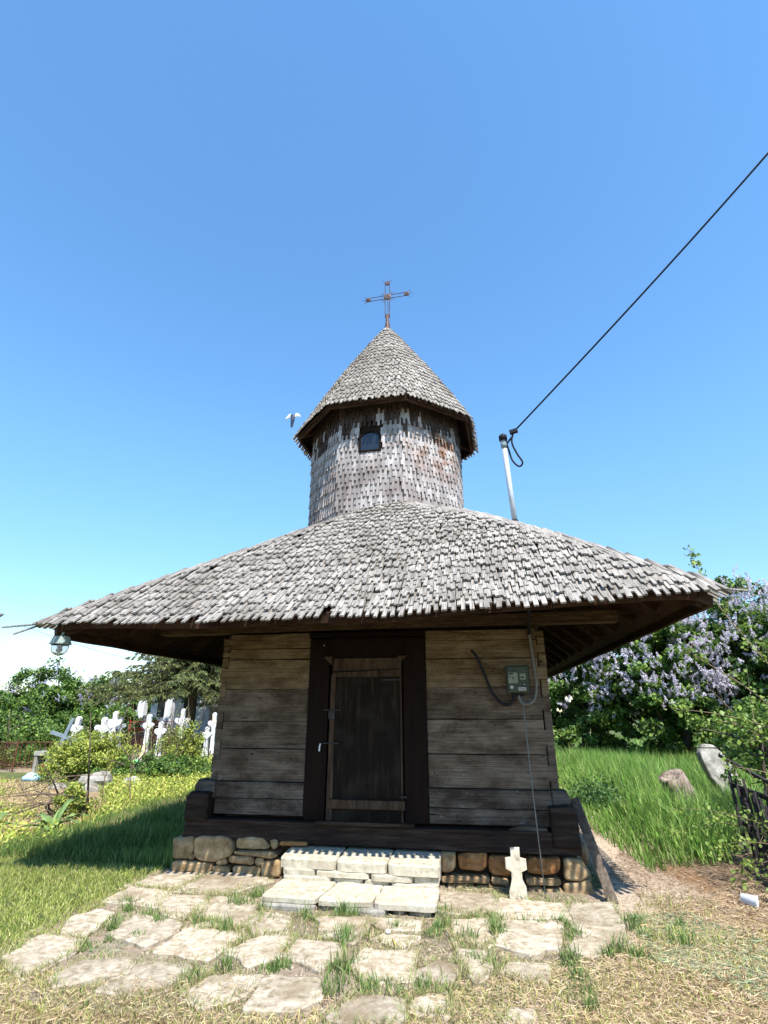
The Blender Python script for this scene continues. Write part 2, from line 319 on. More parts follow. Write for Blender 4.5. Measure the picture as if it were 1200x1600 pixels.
def plank_mat(name, dark, mid, pale, pit=0.5, scuff=0.0):
    """hewn, worm eaten old timber: soft tone patches, fine grain along x, sharp pits, splits and pale scuffs"""
    m, nt, b, o = newmat(name); N = nt.nodes.new; K = nt.links.new
    g = N('ShaderNodeNewGeometry'); oi = N('ShaderNodeObjectInfo'); sh = N('ShaderNodeMath'); sh.operation = 'MULTIPLY'; sh.inputs[1].default_value = 31.0; K(oi.outputs['Random'], sh.inputs[0])
    va = N('ShaderNodeVectorMath'); va.operation = 'ADD'; K(g.outputs['Position'], va.inputs[0]); K(sh.outputs[0], va.inputs[1])
    def nz_(scale, s, det=6, ro=.6, dist=0.0):
        mpp = N('ShaderNodeMapping'); mpp.inputs['Scale'].default_value = scale; K(va.outputs[0], mpp.inputs[0])
        t = N('ShaderNodeTexNoise'); t.inputs['Scale'].default_value = s; t.inputs['Detail'].default_value = det; t.inputs['Roughness'].default_value = ro; t.inputs['Distortion'].default_value = dist; K(mpp.outputs[0], t.inputs[0]); return t.outputs[0]
    def rng_(v, a, c, lo=0.0, hi=1.0):
        r = N('ShaderNodeMapRange'); r.inputs['From Min'].default_value = a; r.inputs['From Max'].default_value = c; r.inputs['To Min'].default_value = lo; r.inputs['To Max'].default_value = hi; K(v, r.inputs['Value']); return r.outputs[0]
    def mixc(f, a, c):
        x = N('ShaderNodeMix'); x.data_type = 'RGBA'; K(f, x.inputs[0])
        for i, q in ((6, a), (7, c)):
            if isinstance(q, tuple): x.inputs[i].default_value = (*q, 1)
            else: K(q, x.inputs[i])
        return x.outputs[2]
    big = nz_((1, 1, 2.0), 3.0, 5, .6); grain = nz_((2.0, 60, 75), 1.0, 8, .7, .4); pits = nz_((26, 60, 60), 1.0, 4, .6); split = nz_((1.3, 30, 42), 1.0, 3, .5, .3); sc = nz_((5, 9, 16), 1.0, 8, .8)
    c = mixc(rng_(big, .38, .62), mid, pale)
    c = mixc(rng_(grain, .60, .36, 0, .6), c, dark)
    if scuff: c = mixc(rng_(sc, .60, .72, 0, scuff), c, (.42, .38, .34))
    pm = N('ShaderNodeMath'); pm.operation = 'MULTIPLY'; K(rng_(pits, .60, .67, 0, pit), pm.inputs[0]); K(rng_(nz_((2, 3, 4), 1.6, 4), .42, .60), pm.inputs[1])
    c = mixc(pm.outputs[0], c, (.010, .007, .005)); sp_ = rng_(split, .705, .735, 0, .9); c = mixc(sp_, c, (.008, .006, .004))
    hv = N('ShaderNodeHueSaturation'); K(rng_(oi.outputs['Random'], 0, 1, .82, 1.15), hv.inputs['Value']); K(c, hv.inputs['Color']); K(hv.outputs[0], b.inputs['Base Color'])
    b.inputs['Roughness'].default_value = .9; b.inputs['Specular IOR Level'].default_value = .1
    s1 = N('ShaderNodeMath'); s1.operation = 'SUBTRACT'; K(grain, s1.inputs[0]); K(pm.outputs[0], s1.inputs[1]); s2 = N('ShaderNodeMath'); s2.operation = 'SUBTRACT'; K(s1.outputs[0], s2.inputs[0]); K(sp_, s2.inputs[1])
    bu = N('ShaderNodeBump'); bu.inputs['Strength'].default_value = .7; bu.inputs['Distance'].default_value = .008; K(s2.outputs[0], bu.inputs['Height']); K(bu.outputs[0], b.inputs['Normal'])
    return m
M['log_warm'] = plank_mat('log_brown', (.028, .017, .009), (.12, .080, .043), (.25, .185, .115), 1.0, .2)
M['log_gray'] = plank_mat('log_grey_brown', (.022, .014, .010), (.085, .059, .041), (.20, .155, .115), 1.0, .4)
M['log_low'] = plank_mat('log_low_grey', (.013, .010, .008), (.055, .040, .031), (.16, .13, .105), .9, .8)
# bare ground: colour from the painted soil map, crumbly relief
def ground_mat():
    m, nt, b, o = newmat('ground_soil'); N = nt.nodes.new; K = nt.links.new
    a = N('ShaderNodeAttribute'); a.attribute_name = 'col'; g = N('ShaderNodeNewGeometry')
    n1 = N('ShaderNodeTexNoise'); n1.inputs['Scale'].default_value = 22; n1.inputs['Detail'].default_value = 10; n1.inputs['Roughness'].default_value = 0.7; K(g.outputs['Position'], n1.inputs[0])
    r = N('ShaderNodeMapRange'); r.inputs['From Min'].default_value = 0.3; r.inputs['From Max'].default_value = 0.7; r.inputs['To Min'].default_value = 0.6; r.inputs['To Max'].default_value = 1.3; K(n1.outputs[0], r.inputs['Value'])
    h = N('ShaderNodeHueSaturation'); K(a.outputs['Color'], h.inputs['Color']); K(r.outputs[0], h.inputs['Value']); K(h.outputs[0], b.inputs['Base Color'])
    b.inputs['Roughness'].default_value = 0.95; b.inputs['Specular IOR Level'].default_value = 0.1
    bu = N('ShaderNodeBump'); bu.inputs['Strength'].default_value = 0.7; bu.inputs['Distance'].default_value = 0.02; K(n1.outputs[0], bu.inputs['Height']); K(bu.outputs[0], b.inputs['Normal'])
    return m
M['soil'] = ground_mat()

# ------------------------------------------------------------------ fast meshes of leaves and blades
def raw_mesh(name, co, faces_idx, face_len, col, mat):
    me = bpy.data.meshes.new(name)
    me.vertices.add(len(co)); me.vertices.foreach_set('co', co.astype(np.float32).ravel())
    me.loops.add(len(faces_idx)); me.loops.foreach_set('vertex_index', faces_idx.astype(np.int32))
    st = np.concatenate([[0], np.cumsum(face_len)[:-1]]).astype(np.int32)
    me.polygons.add(len(face_len)); me.polygons.foreach_set('loop_start', st)
    me.update(calc_edges=True)
    a = me.color_attributes.new('col', 'FLOAT_COLOR', 'POINT')
    c4 = np.ones((len(co), 4), dtype=np.float32); c4[:, :3] = col; a.data.foreach_set('color', c4.ravel())
    me.materials.append(mat); return me

def blades(name, P, h, w, lean, col, mat, parent=None, kind='stuff', dirs=None):
    """grass blades: P (n,3) roots, h heights, w widths, lean how far tips fall over, col (n,3)"""
    n = len(P); th = rng.uniform(0, 2 * np.pi, n); ph = rng.uniform(0, 2 * np.pi, n) if dirs is None else dirs + rng.normal(0, 1.1, n)
    side = np.stack([np.cos(th), np.sin(th), np.zeros(n)], 1) * (w / 2)[:, None]
    ld = np.stack([np.cos(ph), np.sin(ph), np.zeros(n)], 1)
    l = lean; hz = h * np.sqrt(np.clip(1 - l ** 2, 0.02, 1))
    mid = P + ld * (h * l * 0.35)[:, None]; mid[:, 2] += hz * 0.58
    tip = P + ld * (h * l)[:, None]; tip[:, 2] += hz
    co = np.stack([P - side, P + side, mid + side * 0.8, mid - side * 0.8, tip], 1).reshape(-1, 3)
    b = (np.arange(n) * 5)[:, None]
    fi = (b + np.array([[0, 1, 2, 3, 3, 2, 4]])).ravel(); fl = np.tile([4, 3], n)
    c = np.repeat(col, 5, 0).reshape(n, 5, 3).copy(); c[:, :2] *= 0.8; c = np.clip(c, 0, 1)
    return link(name, raw_mesh(name, co, fi, fl, c.reshape(-1, 3), mat), parent, kind)

def leaves(name, P, size, col, mat, parent=None, kind='stuff', nrm=None, ratio=0.6, updir=None, fold=0.25):
    n = len(P)
    d = rng.normal(0, 1, (n, 3)); d[:, 2] -= 0.4
    if updir is not None: d = updir + rng.normal(0, 0.35, (n, 3))
    d /= np.linalg.norm(d, axis=1)[:, None]
    q = rng.normal(0, 1, (n, 3))
    if nrm is not None: q = nrm + rng.normal(0, 0.55, (n, 3))
    s = np.cross(d, q); s /= np.linalg.norm(s, axis=1)[:, None] + 1e-9
    u = np.cross(s, d)
    sz = size[:, None]
    base = P - d * sz * 0.5; tip = P + d * sz * 0.5
    lf = P - d * sz * 0.08 + s * sz * ratio * 0.5 + u * sz * fold * 0.4; rt = P - d * sz * 0.08 - s * sz * ratio * 0.5 + u * sz * fold * 0.4
    co = np.stack([base, lf, tip, rt], 1).reshape(-1, 3)
    b = (np.arange(n) * 4)[:, None]; fi = (b + np.array([[0, 2, 1, 0, 3, 2]])).ravel(); fl = np.full(2 * n, 3)
    c = np.repeat(col, 4, 0)
    return link(name, raw_mesh(name, co, fi, fl, np.clip(c, 0, 1), mat), parent, kind)

def mixcol(n, cols, wts=None, var=0.18):
    cols = np.array(cols); k = rng.choice(len(cols), n, p=wts)
    k2 = rng.choice(len(cols), n, p=wts); t = rng.uniform(0, 0.5, n)[:, None]
    c = cols[k] * (1 - t) + cols[k2] * t
    return c * rng.uniform(1 - var, 1 + var, n)[:, None]

def inpoly(x, y, poly):
    ins = np.zeros(len(x), bool); n = len(poly); j = n - 1
    for i in range(n):
        xi, yi = poly[i]; xj, yj = poly[j]
        c = ((yi > y) != (yj > y)) & (x < (xj - xi) * (y - yi) / ((yj - yi) + 1e-12) + xi); ins ^= c; j = i
    return ins

def lump(x, y, s, seed=0):     # cheap smooth noise in numpy, about -1..1
    r = np.random.default_rng(100 + seed); v = np.zeros_like(x)
    for k in range(7):
        a = r.uniform(0, 2 * np.pi); f = s * r.uniform(0.5, 2.2); p = r.uniform(0, 6.28)
        v += np.sin((x * np.cos(a) + y * np.sin(a)) * f + p)
    return v / 3.0

def scatter(poly, dens):
    xs = [p[0] for p in poly]; ys = [p[1] for p in poly]
    n = int((max(xs) - min(xs)) * (max(ys) - min(ys)) * dens)
    x = rng.uniform(min(xs), max(xs), n); y = rng.uniform(min(ys), max(ys), n); k = inpoly(x, y, poly)
    return x[k], y[k]

def ground_z(x, y):
    x = np.asarray(x, float); y = np.asarray(y, float)
    far = np.clip((np.hypot(x, y) - 2.5) / 6, 0, 1)
    z = 0.09 + 0.03 * lump(x, y, 0.9, 3) * far + 0.006 * lump(x, y, 7, 5)
    return z

# ================================================================== THE CHURCH
church = empty('wooden_church', (0, 0, 0.1), 'small old wooden church with shingled roof and round shingled bell tower', 'church')

# ---- roof surface: contours of a hipped roof with rounded hips
XL, XR, YF, YB = -3.2, 3.1, -1.4, 10.2
SL = 0.785
def z0x(x):
    return float(np.interp(x, [-3.2, -1.5, 0.3, 1.3, 2.2, 3.1], [2.35, 2.32, 2.33, 2.38, 2.42, 2.48]))
def contour(t):
    """closed list of (x, y, nx, ny, s) round the roof at inset t"""
    x0, x1, y0, y1 = XL + t, XR - t, YF + t, YB - t
    r = min(0.22 + 0.16 * t, (x1 - x0) / 2 * 0.98)
    r = max(r, 0.02)
    segs = []; pts = []
    # start at front-left going right (counter clockwise seen from above: outward normal on the right-hand side)
    def line(ax, ay, bx, by, nx, ny):
        l = math.hypot(bx - ax, by - ay); segs.append(('l', l, ax, ay, bx, by, nx, ny))
    def arc(cx, cy, a0):
        segs.append(('a', r * math.pi / 2, cx, cy, a0, 0, 0, 0))
    line(x0 + r, y0, x1 - r, y0, 0, -1); arc(x1 - r, y0 + r, -math.pi / 2)
    line(x1, y0 + r, x1, y1 - r, 1, 0); arc(x1 - r, y1 - r, 0)
    line(x1 - r, y1, x0 + r, y1, 0, 1); arc(x0 + r, y1 - r, math.pi / 2)
    line(x0, y1 - r, x0, y0 + r, -1, 0); arc(x0 + r, y0 + r, math.pi)
    tot = sum(s[1] for s in segs)
    def at(s):
        s = s % tot
        for g in segs:
            if s <= g[1] or g is segs[-1]:
                u = s / max(g[1], 1e-9)
                if g[0] == 'l': return (g[2] + (g[4] - g[2]) * u, g[3] + (g[5] - g[3]) * u, g[6], g[7])
                a = g[4] + u * math.pi / 2
                return (g[2] + r * math.cos(a), g[3] + r * math.sin(a), math.cos(a), math.sin(a))
            s -= g[1]
    return tot, at
def roof_z(x, y, t):
    k = max(0.0, 1 - t / 3.0)
    rt = min(max((x + 1.0) / 2.5, 0), 1)
    return 2.34 + (z0x(x) - 2.34) * k + SL * t + (0.03 + 0.13 * rt) * math.sin(math.pi * min(t / 3.1, 1)) + 0.012 * nrand(x * 1.3, y * 1.3, t)

TX, TY, TA = -0.27, 2.4, R(-4)     # tower axis and twist

roof = empty('roof', (0, 0, 0)); roof.parent = church; roof.matrix_basis = wmat(church).inverted()
# boarding under the shingles
rings = []
for t in (0.15, 0.5, 1.0, 1.5, 2.0, 2.5, 3.0):
    tot, at = contour(t); rings.append([(*(at(tot * k / 160)[:2]), t) for k in range(160)])
def at_normal(t, k):
    tot, at = contour(t); return at(tot * k / 160)[2]
mb = MB(); vs = []
for rg in rings:
    for k_, (x, y, t) in enumerate(rg):
        if t < 0.2:
            nx_ = at_normal(t, k_); q_ = 0.095 * max(0, min(1, abs(nx_) * 1.4 - .2)); x += q_ * (1 if nx_ > 0 else -1); vs.append((x, y, roof_z(x, y, t) - 0.035 - q_ * SL))
        else: vs.append((x, y, roof_z(x, y, t) - 0.035))
fs = []
for i in range(len(rings) - 1):
    for k in range(160): fs.append((i * 160 + k, i * 160 + (k + 1) % 160, (i + 1) * 160 + (k + 1) % 160, (i + 1) * 160 + k))
fs.append(tuple((len(rings) - 1) * 160 + k for k in range(160)))
mb.add(vs, fs)
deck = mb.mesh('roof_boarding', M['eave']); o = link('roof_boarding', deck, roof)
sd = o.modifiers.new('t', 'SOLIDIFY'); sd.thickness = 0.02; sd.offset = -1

def shingle_poly(w, Ln, tw, tail, side, jit):
    h = w / 2
    if side > 0: p = [(h - tw, 0), (h, jit), (h, Ln), (-h, Ln), (-h, tail), (h - tw, tail + jit)]
    else: p = [(-h, 0), (-h + tw, jit), (-h + tw, tail), (h, tail + jit), (h, Ln), (-h, Ln)]
    return p
def add_shingle(mb, P, tang, upv, w, Ln, tw, tail, side, lift, th=0.012, rot=0.0, shift=0.0):
    """P: tip point on the surface, tang: along the row, upv: up the slope"""
    nrm = tang.cross(upv).normalized()
    tl_ = random.uniform(0.06, 0.2); tang = (tang + nrm * tl_).normalized(); nrm = tang.cross(upv).normalized()
    if rot:
        q = Matrix.Rotation(rot, 3, nrm); tang = q @ tang; upv = q @ upv
    a = lift / Ln; u2 = (upv - nrm * a).normalized(); n2 = tang.cross(u2).normalized()
    org = P + nrm * lift
    poly = shingle_poly(w, Ln, tw, tail, side, random.uniform(-0.006, 0.006))
    top = [org + tang * x + u2 * y for x, y in poly]; bot = [p - n2 * th for p in top]
    n = 6; uo = random.uniform(0, 50); vo = random.uniform(0, 50)
    uv = [(x + uo, y + vo) for x, y in poly]
    fs = [(0, 1, 2, 5), (2, 3, 4, 5)] if side > 0 else [(0, 1, 2, 5), (2, 3, 4, 5)]
    if side > 0: fs = [(0, 1, 5), (1, 2, 5), (2, 3, 4, 5)] ; fs = [(0, 1, 2, 5), (2, 3, 4, 5)]
    if side < 0: fs = [(0, 1, 2), (0, 2, 3, 4, 5)]; fs = [(0, 1, 2, 5), (2, 3, 4, 5)]
    ff = [f for f in fs] + [tuple(n + i for i in reversed(f)) for f in fs] + [(i, n + i, n + (i + 1) % n, (i + 1) % n) for i in range(n)]
    mb.add(top + bot, ff, uv + uv)

rest = MB(); single = []
EXP = 0.148
t = -0.0; row = 0
while t < 3.05:
    tot, at = contour(max(t, 0)); w0 = 0.066
    s = random.uniform(0, 0.05); nx_ = None
    while s < tot - 0.03:
        w = w0 * random.uniform(0.75, 1.3) if row else 0.074 * random.uniform(0.93, 1.07)
        x, y, nx, ny = at(s + w / 2)
        near_t = math.hypot(x - TX, y - TY) < 1.22
        back = y > 8.5
        if not near_t and not (back and row > 1):
            tt = t + random.uniform(-0.022, 0.022) * (1 if row else .25) + 0.012 * nrand(x * 4, y * 4, row)
            dz = roof_z(x, y, max(t + 0.1, 0)) - roof_z(x, y, max(t, 0))
            up = Vector((-nx * 0.1, -ny * 0.1, max(dz, 0.05))).normalized()
            tg = Vector((-ny, nx, 0))
            P = Vector((x + nx * (t - tt), y + ny * (t - tt), roof_z(x, y, max(t, 0)) + (tt - t) * SL))
            if random.random() < 0.05: P -= up * random.uniform(0.01, 0.035)
            args = (P, tg, up, w * 0.91, 0.34, w * random.uniform(0.42, 0.62), random.uniform(0.07, 0.12) if row == 0 else random.uniform(0.03, 0.11), 1 if random.random() < 0.9 else -1,
                    0.034 + random.uniform(0, 0.02), 0.016, random.gauss(0, 0.03))
            if random.random() > 0.008:
                if len(single) < 300 and y < -0.3 and row < 5 and abs(nx) < 0.35 and row > 0 or (row == 0 and y < -1.0 and len(single) < 300):
                    q = MB(); add_shingle(q, *args); single.append((q, P.copy()))
                else: add_shingle(rest, *args)
        s += w
    row += 1; t += EXP * 0.79 * (1 if row > 1 else 1.0)
for q, P in single:
    q.v = [tuple(Vector(v) - P) for v in q.v]
    o = link('shingle', q.mesh('shingle', M['shingle']), roof, None, False)
    o.matrix_basis = wmat(roof).inverted() @ Matrix.Translation(P)
# loose, slipped shingles at the corners
for P, d, l in (((-3.2, -1.36, 2.37), (-0.9, -0.3, -0.12), 0.3), ((-3.17, -1.33, 2.35), (-0.85, -0.45, -0.45), 0.22), ((3.0, -1.2, 2.55), (0.96, 0.1, -0.08), 0.36), ((2.9, -0.8, 2.72), (0.9, 0.3, 0.0), 0.3)):
    d = Vector(d).normalized(); P = Vector(P); rest.beam(P - d * 0.1, P + d * l * 0.75, 0.05, 0.011, (0, 0, 1), 0.03)
# ridge and hip cover shingles
rest_o = rest.build('shingle_field', M['shingle'], roof, kind='stuff')

# ---- rafters, eave boards, ceiling boards under the eaves
def rafter_at(x, y, nx, ny, t1=1.7, w=0.09, h=0.11, name='rafter'):
    a = Vector((x - nx * 0.24, y - ny * 0.24, 0)); b = Vector((x - nx * t1, y - ny * t1, 0))
    t1 = min(t1, *( (t1,) if abs(ny) > .5 else (t1,) ), max(0.25, (min(x - XL, XR - x) if abs(ny) > .5 else y - YF) - 0.12)); b = Vector((x - nx * t1, y - ny * t1, 0))
    a.z = roof_z(a.x, a.y, 0.24) - 0.11; b.z = roof_z(b.x, b.y, t1) - 0.125
    mb = MB(); mb.beam(a, b, w, h); mb.build(name, M['eave'], roof)
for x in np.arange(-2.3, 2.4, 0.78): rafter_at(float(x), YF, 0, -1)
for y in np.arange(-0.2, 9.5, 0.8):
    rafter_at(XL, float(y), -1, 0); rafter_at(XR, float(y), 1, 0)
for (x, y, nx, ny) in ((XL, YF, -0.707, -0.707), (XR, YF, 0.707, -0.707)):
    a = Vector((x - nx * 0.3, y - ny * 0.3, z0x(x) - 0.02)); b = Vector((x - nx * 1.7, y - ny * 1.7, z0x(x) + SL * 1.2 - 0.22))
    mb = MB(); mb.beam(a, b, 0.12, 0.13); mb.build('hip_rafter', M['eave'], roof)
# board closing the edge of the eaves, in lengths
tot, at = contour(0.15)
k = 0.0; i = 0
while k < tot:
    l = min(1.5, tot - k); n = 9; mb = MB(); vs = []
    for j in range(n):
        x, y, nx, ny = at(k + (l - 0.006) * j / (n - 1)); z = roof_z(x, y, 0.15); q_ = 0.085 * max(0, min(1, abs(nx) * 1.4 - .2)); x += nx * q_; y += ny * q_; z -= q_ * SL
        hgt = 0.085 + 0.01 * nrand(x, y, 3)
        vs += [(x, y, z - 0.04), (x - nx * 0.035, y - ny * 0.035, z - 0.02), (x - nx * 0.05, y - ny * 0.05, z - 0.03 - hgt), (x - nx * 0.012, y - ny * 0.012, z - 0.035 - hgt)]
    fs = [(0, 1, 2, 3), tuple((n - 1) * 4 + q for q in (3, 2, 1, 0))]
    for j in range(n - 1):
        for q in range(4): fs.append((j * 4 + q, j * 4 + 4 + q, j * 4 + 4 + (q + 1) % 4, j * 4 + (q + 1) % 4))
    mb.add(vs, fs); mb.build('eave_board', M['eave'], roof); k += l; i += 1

# ---- walls of squared logs
wall = empty('log_wall', (0, 0, 0)); wall.parent = church; wall.matrix_basis = wmat(church).inverted()
mb = MB(); mb.box((-1.68, 0.10, 0.46), (1.60, 7.4, 3.3)); mb.build('light_leak_block', M['log_dark'], wall)  # unseen solid box added behind the logs to stop light leaks
FM = face_m(0.0)
def plank(name, poly, mat, y0=0.0, th=0.12, amp=0.004, bev=0.006, seed=0, label=None, par=None, rel=0.004, step=0.10, smooth=0):
    mb = MB(); stone(mb, poly, -th, 0.0, bev, step, amp, smooth, 0.0, face_m(y0), seed, rel)
    o = mb.build(name, M[mat], par or wall, smooth=False); return tag(o, label) if label else o
LZ = [0.60, 0.75, 0.905, 1.22, 1.49, 1.82, 2.14, 2.26, 2.42]
RZ = [0.57, 0.71, 0.88, 1.19, 1.52, 1.83, 2.12, 2.31, 2.42]
LX0, LX1 = -1.745, -0.79
RX0, RX1 = 0.495, 1.665
tone = ['log_low', 'log_low', 'log_gray', 'log_gray', 'log_gray', 'log_warm', 'log_warm', 'log_warm']  # upper logs warmer: weathering and reflected light put into the colour
for side in (0, 1):
    Z = LZ if side == 0 else RZ
    for i in range(8):
        z0, z1 = Z[i] + 0.0035, Z[i + 1] - 0.0035; h = z1 - z0; sl = random.uniform(-0.008, 0.008)
        xi, xo = (LX1, LX0) if side == 0 else (RX0, RX1)
        out = -0.085 if side == 0 else 0.085
        if i < 2: poly = [(xi, z0), (xo, z0), (xo, z1), (xi, z1)]
        else: poly = [(xi, z0), (xo, z0), (xo, z0 + 0.30 * h), (xo + out, z0 + 0.22 * h), (xo + out, z0 + 0.72 * h), (xo, z0 + 0.64 * h), (xo, z1), (xi, z1 + sl)]
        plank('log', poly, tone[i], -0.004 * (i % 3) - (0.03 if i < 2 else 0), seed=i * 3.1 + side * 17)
    # ends of the side logs, dovetailed between the front logs
    xo = LX0 if side == 0 else RX1; out = -0.088 if side == 0 else 0.088; g = 0.016 if side else -0.016
    for i in range(2, 8):
        z0, z1 = Z[i], Z[i + 1]; h = z1 - z0
        zb = z0 - 0.36 * (z0 - Z[i - 1]) + 0.006 if i > 2 else z0 + 0.01; zt = z0 + 0.30 * h - 0.008
        zbo = z0 - 0.28 * (z0 - Z[i - 1]) + 0.006 if i > 2 else z0 + 0.01; zto = z0 + 0.22 * h - 0.008
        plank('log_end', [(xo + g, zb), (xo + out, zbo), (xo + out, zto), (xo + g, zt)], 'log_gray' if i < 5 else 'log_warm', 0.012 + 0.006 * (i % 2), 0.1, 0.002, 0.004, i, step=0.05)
        mb = MB(); x0, x1 = (xo + out, xo + 0.02) if side == 0 else (xo - 0.02, xo + out)
        za, zb2 = (z0 + 0.004, z1 - 0.004)
        mb.box((x0, 0.125, za), (x1, 7.4, zb2)); mb.build('log', M['side_log'], wall)
# the low second log that runs past the corners with rounded ends
plank('log', [(-1.98, 0.765), (-1.755, 0.745), (-1.755, 0.90), (-1.95, 0.915), (-1.99, 0.86)], 'log_low', -0.03, 0.2, 0.006, 0.02, 3)
plank('log', [(1.67, 0.735), (1.82, 0.73), (1.85, 0.80), (1.82, 0.875), (1.67, 0.885)], 'log_low', -0.03, 0.2, 0.006, 0.02, 4)
# upper plates: beams above the logs, one carried out past the corners to hold the eaves
mb = MB(); mb.beam((-2.62, 0.04, 2.49), (2.52, 0.04, 2.53), 0.16, 0.115); mb.build('wall_plate', M['plate'], wall)
mb = MB(); mb.box((-1.9, -0.02, 2.60), (1.85, 0.16, 2.95)); mb.build('wall_plate', M['log_dark'], wall)
for x in (-1.86, 1.78):
    mb = MB(); mb.box((x - 0.09, -0.7, 2.61), (x + 0.09, 7.4, 2.76)); mb.build('wall_plate', M['eave'], wall)
# apse walls
mb = MB(); mb.prism([(-1.6, 7.38), (-0.9, 8.6), (0.8, 8.6), (1.5, 7.38)], 0.4, 2.7); mb.build('apse_wall', M['side_log'], wall)
# sill beams
sill = plank('sill_beam', [(-2.02, 0.40), (-1.2, 0.385), (0.2, 0.37), (1.88, 0.365), (1.885, 0.50), (1.6, 0.545), (0.4, 0.54), (-1.0, 0.565), (-2.0, 0.56)], 'log_dark', -0.11, 0.28, 0.006, 0.012, 9, par=church)
plank('sill_block', [(-2.01, 0.55), (-1.765, 0.55), (-1.77, 0.80), (-1.96, 0.815), (-2.01, 0.775)], 'log_dark', -0.15, 0.3, 0.008, 0.022, 12, par=church, step=0.05)
plank('sill_block', [(1.63, 0.43), (1.87, 0.425), (1.865, 0.74), (1.80, 0.765), (1.625, 0.755)], 'log_dark', -0.15, 0.3, 0.008, 0.018, 13, par=church, step=0.05)
plank('sill_patch', [(1.22, 0.535), (1.60, 0.525), (1.60, 0.57), (1.35, 0.585)], 'log_gray', -0.08, 0.1, 0.004, 0.008, 14, par=church)
for x in (-1.93, 1.80):
    mb = MB(); mb.box((x - 0.09, 0.18, 0.40), (x + 0.09, 7.4, 0.74)); mb.build('sill_beam', M['side_log'], church)

# ---- doorway
dframe = empty('door_frame'); dframe.parent = church; dframe.matrix_basis = wmat(church).inverted()
def fbox(name, a, b, mat, par):
    mb = MB(); mb.box(a, b); o = mb.build(name, M[mat], par)
    bv = o.modifiers.new('b', 'BEVEL'); bv.width = 0.006; bv.segments = 2; return o
fbox('jamb', (-0.785, -0.035, 0.565), (-0.56, 0.09, 2.35), 'frame', dframe)
fbox('jamb', (0.255, -0.035, 0.565), (0.49, 0.09, 2.35), 'frame', dframe)
fbox('lintel', (-0.558, -0.04, 2.14), (0.253, 0.09, 2.36), 'frame', dframe)
fbox('lintel', (-0.80, -0.03, 2.362), (0.50, 0.09, 2.42), 'frame', dframe)
mb = MB(); mb.prism([(-0.62, 2.155), (-0.52, 2.155), (-0.52, 2.06)], 0.0, 0.03, face_m(-0.036)); mb.build('corner_bracket', M['door_trim'], dframe)
mb = MB(); mb.prism([(0.30, 2.155), (0.20, 2.155), (0.20, 2.07)], 0.0, 0.03, face_m(-0.036)); mb.build('corner_bracket', M['door_trim'], dframe)
fbox('threshold', (-0.62, -0.16, 0.552), (0.36, -0.112, 0.585), 'log_dark', dframe)
door = empty('door'); door.parent = church; door.matrix_basis = wmat(church).inverted()
xs = [-0.475, -0.235, 0.01, 0.222]
for i in range(3): plank('board', [(xs[i] + 0.001, 0.50), (xs[i + 1] - 0.001, 0.50), (xs[i + 1] - 0.001, 2.13), (xs[i] + 0.001, 2.13)], 'door', -0.05, 0.03, 0.001, 0.002, i + 40, par=door, rel=0.002)
plank('stile', [(-0.54, 0.49), (-0.478, 0.49), (-0.478, 1.96), (-0.53, 1.96)], 'door_trim', -0.055, 0.035, 0.004, 0.005, 44, par=door)
plank('stile', [(0.224, 0.50), (0.243, 0.50), (0.243, 0.72), (0.238, 1.2), (0.236, 2.1), (0.224, 2.1)], 'door_trim', -0.05, 0.03, 0.001, 0.002, 45, par=door, smooth=0)
plank('batten', [(-0.52, 0.685), (0.26, 0.685), (0.26, 0.765), (-0.52, 0.765)], 'door_trim', -0.082, 0.035, 0.004, 0.008, 46, par=door)
plank('batten', [(-0.51, 1.94), (0.235, 1.94), (0.235, 2.015), (-0.51, 1.985)], 'door_trim', -0.078, 0.03, 0.003, 0.006, 47, par=door)
plank('board', [(-0.515, 2.0), (0.228, 2.02), (0.228, 2.135), (-0.505, 2.135)], 'door_trim', -0.056, 0.02, 0.003, 0.004, 48, par=door)
for z in (1.60, 1.275): fbox('hinge', (-0.60, -0.064, z), (-0.42, -0.0565, z + 0.012), 'iron', door)
fbox('hinge', (-0.545, -0.066, 1.515), (-0.475, -0.056, 1.595), 'iron', door)
fbox('hinge', (0.21, -0.066, 0.79), (0.28, -0.056, 0.805), 'iron', door); fbox('hinge', (0.02, -0.066, 1.90), (0.235, -0.056, 1.918), 'iron', door)
mb = MB(); mb.tube([(-0.625, -0.045, 1.275), (-0.628, -0.06, 1.25), (-0.63, -0.06, 1.205)], 0.008, 6); mb.build('lock_pin', M['white_plastic'], door)
mb = MB(); mb.tube([(-0.62, -0.035, 2.29), (-0.62, -0.06, 2.275)], 0.005, 6); mb.build('nail', M['galv'], dframe)

